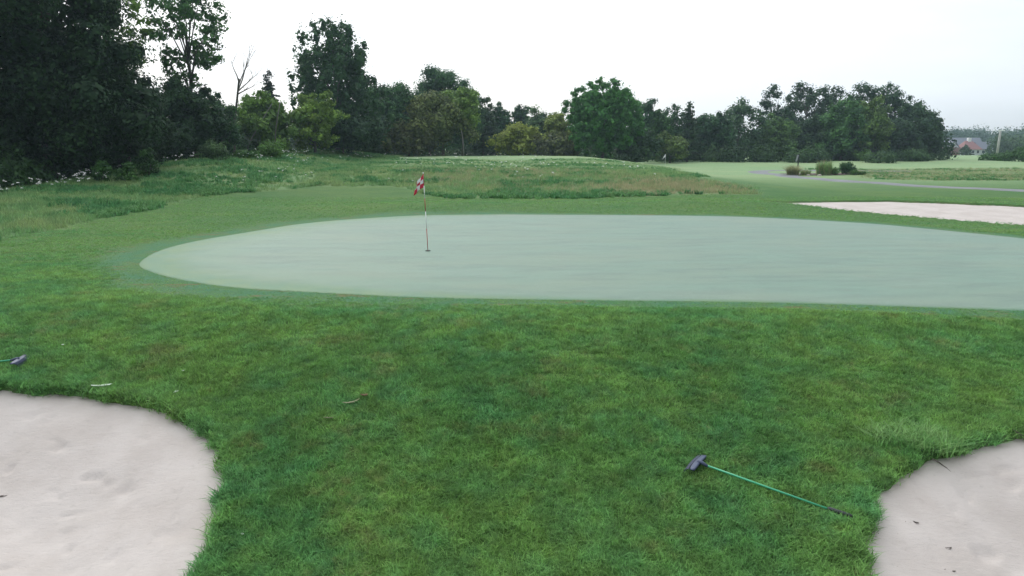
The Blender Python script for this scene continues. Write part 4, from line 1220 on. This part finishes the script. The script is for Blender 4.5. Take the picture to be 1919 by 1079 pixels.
# ------------------------------------------------------------------ bunker rakes
def rake(label, p_head, p_tail, head_w, teeth_up):
    p0 = Vector((float(p_head[0]), float(p_head[1]), 0)); p1 = Vector((float(p_tail[0]), float(p_tail[1]), 0))
    z0 = float(h0(p0.x, p0.y)) + 0.055; z1 = float(h0(p1.x, p1.y)) + 0.05
    p0.z, p1.z = z0 - 0.004, z1 + 0.018
    ax = (p1 - p0); ln = ax.length; ax.normalize()
    root = thing('bunker_rake', p0, label, 'rake', 'bunker rakes lying on the grass')
    q = ax.to_track_quat('X', 'Z'); root.rotation_mode = 'QUATERNION'; root.rotation_quaternion = q
    zt = -0.02 if teeth_up else 0.0
    b = MB()
    n = 13
    # head: a shallow curved bar with a raised rib
    pr = [(-0.04, -0.012), (-0.03, 0.012), (-0.008, 0.004), (0.012, 0.02), (0.034, 0.012), (0.036, -0.014)]
    V = []; Fq = []
    for i in range(n):
        t = i / (n - 1) * 2 - 1; k = 1 - 0.35 * abs(t) ** 4
        for (u, w) in pr: V.append((u * k + 0.012 * t * t, t * head_w / 2, w * k * 1.0 + 0.03))
    for i in range(n - 1):
        for k in range(6): Fq.append((i * 6 + k, i * 6 + (k + 1) % 6, (i + 1) * 6 + (k + 1) % 6, (i + 1) * 6 + k))
    Fq.append(tuple(range(5, -1, -1))); Fq.append(tuple((n - 1) * 6 + k for k in range(6)))
    b.add(V, Fq)
    head = b.build('head', M['rake_head'], root, True)
    nt = 15
    tb = MB()
    for i in range(nt):
        t = (i / (nt - 1) * 2 - 1) * 0.95
        x0 = 0.012 * t * t - 0.04
        tb = MB(); tb.tube([(x0, t * head_w / 2, 0.025), (x0 - 0.03, t * head_w / 2, 0.015), (x0 - 0.05, t * head_w / 2, -0.03)], [0.009, 0.008, 0.004], 5)
        tb.build('tooth', M['rake_head'], head)
    b = MB(); b.tube([(0.0, 0, 0.045), (0.05, 0, 0.042), (0.13, 0, 0.02)], [0.024, 0.023, 0.017], 10); b.build('socket', M['rake_head'], root, True)
    gl = 0.24
    b = MB(); b.tube([(0.08, 0, 0.028), (ln * .5, 0, 0.008), (ln - gl, 0, -0.006)], [0.0125] * 3, 10); b.build('handle', M['rake_handle'], root, True)
    b = MB(); b.tube([(ln - gl - .02, 0, 0), (ln - gl, 0, 0), (ln - 0.02, 0, 0), (ln, 0, 0)], [0.015, 0.024, 0.024, 0.015], 10); b.build('grip', M['rubber'], root, True)
rake('green-handled rake on the grass beside the right-hand front bunker', ground(1306, 880), ground(1597, 980), 0.47, False)
rake('green-handled rake at the left edge above the left-hand bunker', ground(38, 684), ground(-205, 704), 0.50, False)

# ------------------------------------------------------------------ small things on the grass and sand
def scrap(name, px, py, label, cat, mat, ln, wd_, rz, lift=0.05, group=None, curl=0.3, seed=0):
    g = ground(px, py)
    r_ = random.Random(seed + px)
    nx_, ny_ = 7, 4
    V = []
    for i in range(nx_):
        for j in range(ny_):
            u, v = i / (nx_ - 1) * 2 - 1, j / (ny_ - 1) * 2 - 1
            wv = wd_ * (1 - 0.85 * abs(u) ** 2.2)
            V.append((u * ln / 2, v * wv / 2 + 0.1 * ln * u * u, curl * ln * 0.3 * u * u + 0.3 * wv * v * v + r_.uniform(-.004, .004)))
    Fq = [(i * ny_ + j, (i + 1) * ny_ + j, (i + 1) * ny_ + j + 1, i * ny_ + j + 1) for i in range(nx_ - 1) for j in range(ny_ - 1)]
    b = MB(); b.add(V, Fq)
    o = b.build(name, mat, None, True)
    o.location = (float(g[0]), float(g[1]), float(h0(g[0], g[1])) + lift); o.rotation_euler = (r_.uniform(-.2, .2), r_.uniform(-.2, .2), rz)
    s = o.modifiers.new('thick', 'SOLIDIFY'); s.thickness = 0.003
    return tag(o, label, cat, group)
scrap('feather', 192, 735, 'pale green-white feather lying on the rim of the left bunker', 'feather', M['pale_scrap'], 0.27, 0.07, 0.55, 0.085)
scrap('pale_scrap', 331, 741, 'small pale scrap in the grass right of the feather', 'scrap', M['pale_scrap'], 0.07, 0.045, 0.9)
scrap('pale_scrap', 345, 702, 'small pale scrap in the grass above the left bunker', 'scrap', M['pale_scrap'], 0.06, 0.025, 1.2)
scrap('pale_scrap', 455, 1010, 'tiny white scrap in the grass right of the left bunker', 'scrap', M['pale_scrap'], 0.03, 0.025, 0.2)
scrap('pale_scrap', 118, 652, 'tiny pale speck in the grass above the left rake', 'scrap', M['pale_scrap'], 0.04, 0.03, 0.2)
scrap('dry_leaf', 683, 749, 'brown curled dry leaf in the middle of the front grass', 'leaf', M['dry_leaf'], 0.11, 0.07, 0.5, 0.045, curl=0.8)
scrap('straw_wisp', 660, 762, 'pale dry straw wisp beside the brown leaf', 'straw', M['straw'], 0.26, 0.03, 0.62, 0.05)
scrap('straw_wisp', 617, 790, 'faint straw wisp below left of the brown leaf', 'straw', M['straw'], 0.14, 0.03, 0.5, 0.045)
zl, zr = zsand(BUNK_L, 0.05, 0.28, 2.2), zsand(BUNK_R, 0.05, 0.28, 2.2)
def bit(px, py, zf, ln, wd_, label, mat, rz):
    g = ground(px, py, lambda x, y: float(zf(np.array([x]), np.array([y]))[0]))
    o = scrap('twig_bit', px, py, label, 'debris', mat, ln, wd_, rz, 0, 'dark bits lying on the sand')
    o.location = (float(g[0]), float(g[1]), float(g[2]) + 0.006); o.rotation_euler = (0, 0, rz)
bit(6, 931, zl, 0.09, 0.03, 'dark bit on the sand at the left edge of the left bunker', M['debris'], 0.3)
for px, py, l_, lb in ((1716, 980, .10, 'dark twig bit on the left part of the right bunker sand'), (1743, 992, .06, 'tiny dark bit right of the twig on the right bunker sand'),
                       (1778, 1029, .11, 'dark twig bit in the middle of the right bunker sand'), (1768, 1068, .09, 'dark bit near the bottom edge on the right bunker sand'),
                       (1788, 1071, .05, 'tiny dark bit at the bottom edge, right of its larger neighbour'), (1694, 979, .06, 'small dark bit nearest the grass on the right bunker sand')):
    bit(px, py, zr, l_ * .65, l_ * .2, lb, M['debris'], random.Random(px).uniform(-.9, .3))

# long grass clump hanging over the right bunker
g = ground(1705, 838)
root = thing('grass_clump', (float(g[0]), float(g[1]), float(h0(g[0], g[1]))), 'clump of long pale uncut grass beside the right front bunker', 'grass clump')
rs_ = random.Random(12)
for cx_, cy_, cnt, hh in ((0, 0, 260, .30), (0.3, -0.05, 220, .28), (-0.28, 0.15, 150, .24), (0.2, 0.32, 120, .24)):
    V, Q, T, val = blades(rs_, cnt, 0.27, hh, 0.0042, 1.25, 0.7, segs=4)
    me = bulk_mesh('blades', V, Q, T); at_ = me.attributes.new('v', 'FLOAT', 'FACE')
    at_.data.foreach_set('value', np.array([rs_.uniform(.25, .9) for _ in range(len(me.polygons))], np.float32))
    o = link('blades', me, M['tall_blade'], root); o.location = (cx_, cy_, float(h0(g[0] + cx_, g[1] + cy_) - h0(g[0], g[1])))
for px, py, rz, lb in ((1752, 882, -1.2, 'dark dry stalk hanging over the rim of the right bunker'), (1893, 826, -1.0, 'dark dry stalk at the top rim of the right bunker')):
    g = ground(px - 6, py - 14)
    b = MB(); r_ = random.Random(px)
    for k in range(3):
        b.tube([(0, 0, 0.06), (0.08, r_.uniform(-.03, .03), 0.06), (0.17 + .04 * k, r_.uniform(-.06, .06), 0.0)], [0.005, 0.004, 0.002], 5)
    o = b.build('dry_stalk', M['debris']); o.location = (float(g[0]), float(g[1]), float(h0(g[0], g[1]))); o.rotation_euler = (0, 0, rz); tag(o, lb, 'stalk')

# ------------------------------------------------------------------ houses, pole
def gable(b, x0, x1, y0, y1, z0, z1, axis='x', over=0.3, th=0.12):
    """roof slopes as thick sheets with the ridge along an axis"""
    if axis == 'x':
        ym = (y0 + y1) / 2
        for s, ya in ((-1, y0 - over), (1, y1 + over)):
            A = [(x0 - over, ya, z0 - over * .4), (x1 + over, ya, z0 - over * .4), (x1 + over, ym, z1), (x0 - over, ym, z1)]
            b.add(A + [(p[0], p[1], p[2] + th) for p in A], [(3, 2, 1, 0), (4, 5, 6, 7), (0, 1, 5, 4), (1, 2, 6, 5), (2, 3, 7, 6), (3, 0, 4, 7)])
    else:
        xm = (x0 + x1) / 2
        for s, xa in ((-1, x0 - over), (1, x1 + over)):
            A = [(xa, y0 - over, z0 - over * .4), (xa, y1 + over, z0 - over * .4), (xm, y1 + over, z1), (xm, y0 - over, z1)]
            b.add(A + [(p[0], p[1], p[2] + th) for p in A], [(3, 2, 1, 0), (4, 5, 6, 7), (0, 1, 5, 4), (1, 2, 6, 5), (2, 3, 7, 6), (3, 0, 4, 7)])
def wall_gable(b, x0, x1, y0, y1, z0, z1, axis='y'):
    b.box(((x0 + x1) / 2, (y0 + y1) / 2, z0 / 2), (x1 - x0, y1 - y0, z0))
    if axis == 'y':
        xm = (x0 + x1) / 2
        b.add([(x0, y0, z0), (x1, y0, z0), (xm, y0, z1), (x0, y1, z0), (x1, y1, z0), (xm, y1, z1)], [(0, 1, 2), (5, 4, 3), (0, 2, 5, 3), (1, 4, 5, 2)])
def window(parent, x, y, z, w, h):
    b = MB(); b.box((x, y - 0.04, z), (w + 0.24, 0.08, h + 0.24)); f = b.build('window', M['white_paint'], parent)
    b = MB(); b.box((x, y - 0.09, z), (w, 0.06, h)); b.build('pane', M['glass'], f)
def house(px, base_py, Yd, label):
    a = at(px, base_py, Yd); gz = float(hz(np.array([a[0]]), np.array([float(Yd)]))[0])
    return thing('house', (float(a[0]), float(Yd), gz), label, 'house', 'houses beyond the far field')
# left house: grey-white gable over a red brick ground floor
r1 = house(1787, 291, 300, 'small house with white gable and red brick front beside the grove')
b = MB(); b.box((0, 4, 1.55), (5.0, 8, 3.1)); b.build('wall', M['brick'], r1)
b = MB(); wall_gable(b, -2.2, 2.2, 1.2, 8, 3.4, 5.4); b.build('upper_wall', M['siding'], r1)
b = MB(); gable(b, -2.2, 2.2, 1.2, 8, 3.4, 5.45, 'y'); b.build('roof', M['grey_roof'], r1)
window(r1, 0, 1.2, 3.9, 0.9, 1.0)
b = MB(); b.box((0.0, -0.05, 1.15), (3.2, 0.1, 2.2)); b.build('garage_door', M['red_roof'], r1)
# right house: red hip roof, grey wing, white chimney
r2 = house(1823, 291, 304, 'house with red hipped roof, grey wings and a white chimney')
b = MB(); b.box((0, 4, 1.3), (7.0, 7, 2.6)); b.build('wall', M['siding'], r2)
b = MB()
b.add([(-4, 0, 2.3), (4, 0, 2.3), (4, 8, 2.3), (-4, 8, 2.3), (-1.2, 4, 5.9), (1.4, 4, 5.9)], [(0, 1, 5, 4), (1, 2, 5), (2, 3, 4, 5), (3, 0, 4), (3, 2, 1, 0)])
roof = b.build('roof', M['red_roof'], r2)
b = MB(); b.box((0.2, 4, 6.2), (1.3, 1.1, 1.7)); b.build('chimney', M['white_paint'], roof)
b = MB(); b.box((6.6, 5, 1.2), (5.8, 6, 2.4)); b.build('wing_wall', M['siding'], r2)
b = MB(); gable(b, 3.6, 9.5, 2, 8, 2.4, 5.3, 'x'); b.build('wing_roof', M['grey_roof'], r2)
b = MB(); wall_gable(b, -8.3, -4.1, 3, 9, 2.8, 5.8); b.build('wing_wall', M['siding'], r2)
b = MB(); gable(b, -8.3, -4.1, 3, 9, 2.8, 5.9, 'y'); b.build('wing_roof', M['grey_roof'], r2)
for x_ in (-1.8, 0.2, 2.2): window(r2, x_, 0.5, 1.4, 0.9, 1.1)
for x_ in (5.4, 7.6): window(r2, x_, 2.0, 1.4, 1.2, 1.1)
r3 = house(1800, 286, 345, 'grey-roofed house mostly hidden behind the two nearer houses')
b = MB(); b.box((0, 5, 1.8), (22, 8, 3.6)); b.build('wall', M['siding'], r3)
b = MB(); gable(b, -11, 11, 1, 9, 3.6, 7.6, 'x'); b.build('roof', M['grey_roof'], r3)
tree('yard_conifer', 'small dark cone-shaped tree in front of the distant houses', 1811, 271, 13, 285, 'spray', (0.045, 0.062, 0.040), None, leaf=0.55, base=0.0, branches=60, up=0.05, cone=0.7, roundness=0, fat=0.18, dens=1.6)
# utility pole
a = at(1867, 293, 235); gz = float(hz(np.array([a[0]]), np.array([235.0]))[0])
tz = float(at(1867, 243.5, 235)[2]) - gz
root = thing('utility_pole', (float(a[0]), 235, gz), 'tall pale wooden utility pole with a crossarm near the right edge', 'pole')
b = MB(); b.tube([(0.1, 0, -.5), (0.25, 0, tz * .5), (0.35, 0, tz)], [0.36, 0.33, 0.30], 10); b.build('pole', M['pole_wood'], root, True)
b = MB(); b.box((0.35, -0.34, tz - 0.15), (2.1, 0.16, 0.3)); arm = b.build('crossarm', M['white_paint'], root)
for x_ in (-0.5, 0.35, 1.2):
    b = MB(); b.tube([(x_, -0.34, tz), (x_, -0.34, tz + .12), (x_, -0.34, tz + .26)], [0.04, 0.09, 0.05], 8); b.build('insulator', M['grey_metal'], arm, True)

# ------------------------------------------------------------------ haze
HAZE = 0.0003
b = MB(); b.box((0, 440, 14), (1530, 1040, 56))
m = NT('haze'); m.t.nodes.remove(m.b)
pv = m.n('ShaderNodeVolumePrincipled')
pv.inputs['Color'].default_value = (0.66, 0.82, 1.0, 1)
pv.inputs['Density'].default_value = HAZE
pv.inputs['Anisotropy'].default_value = 0.3
m.l(pv.outputs[0], m.o.inputs['Volume'])
if HAZE: tag(b.build('haze', m.m), 'thin bluish morning haze in the air', 'haze', kind='stuff')
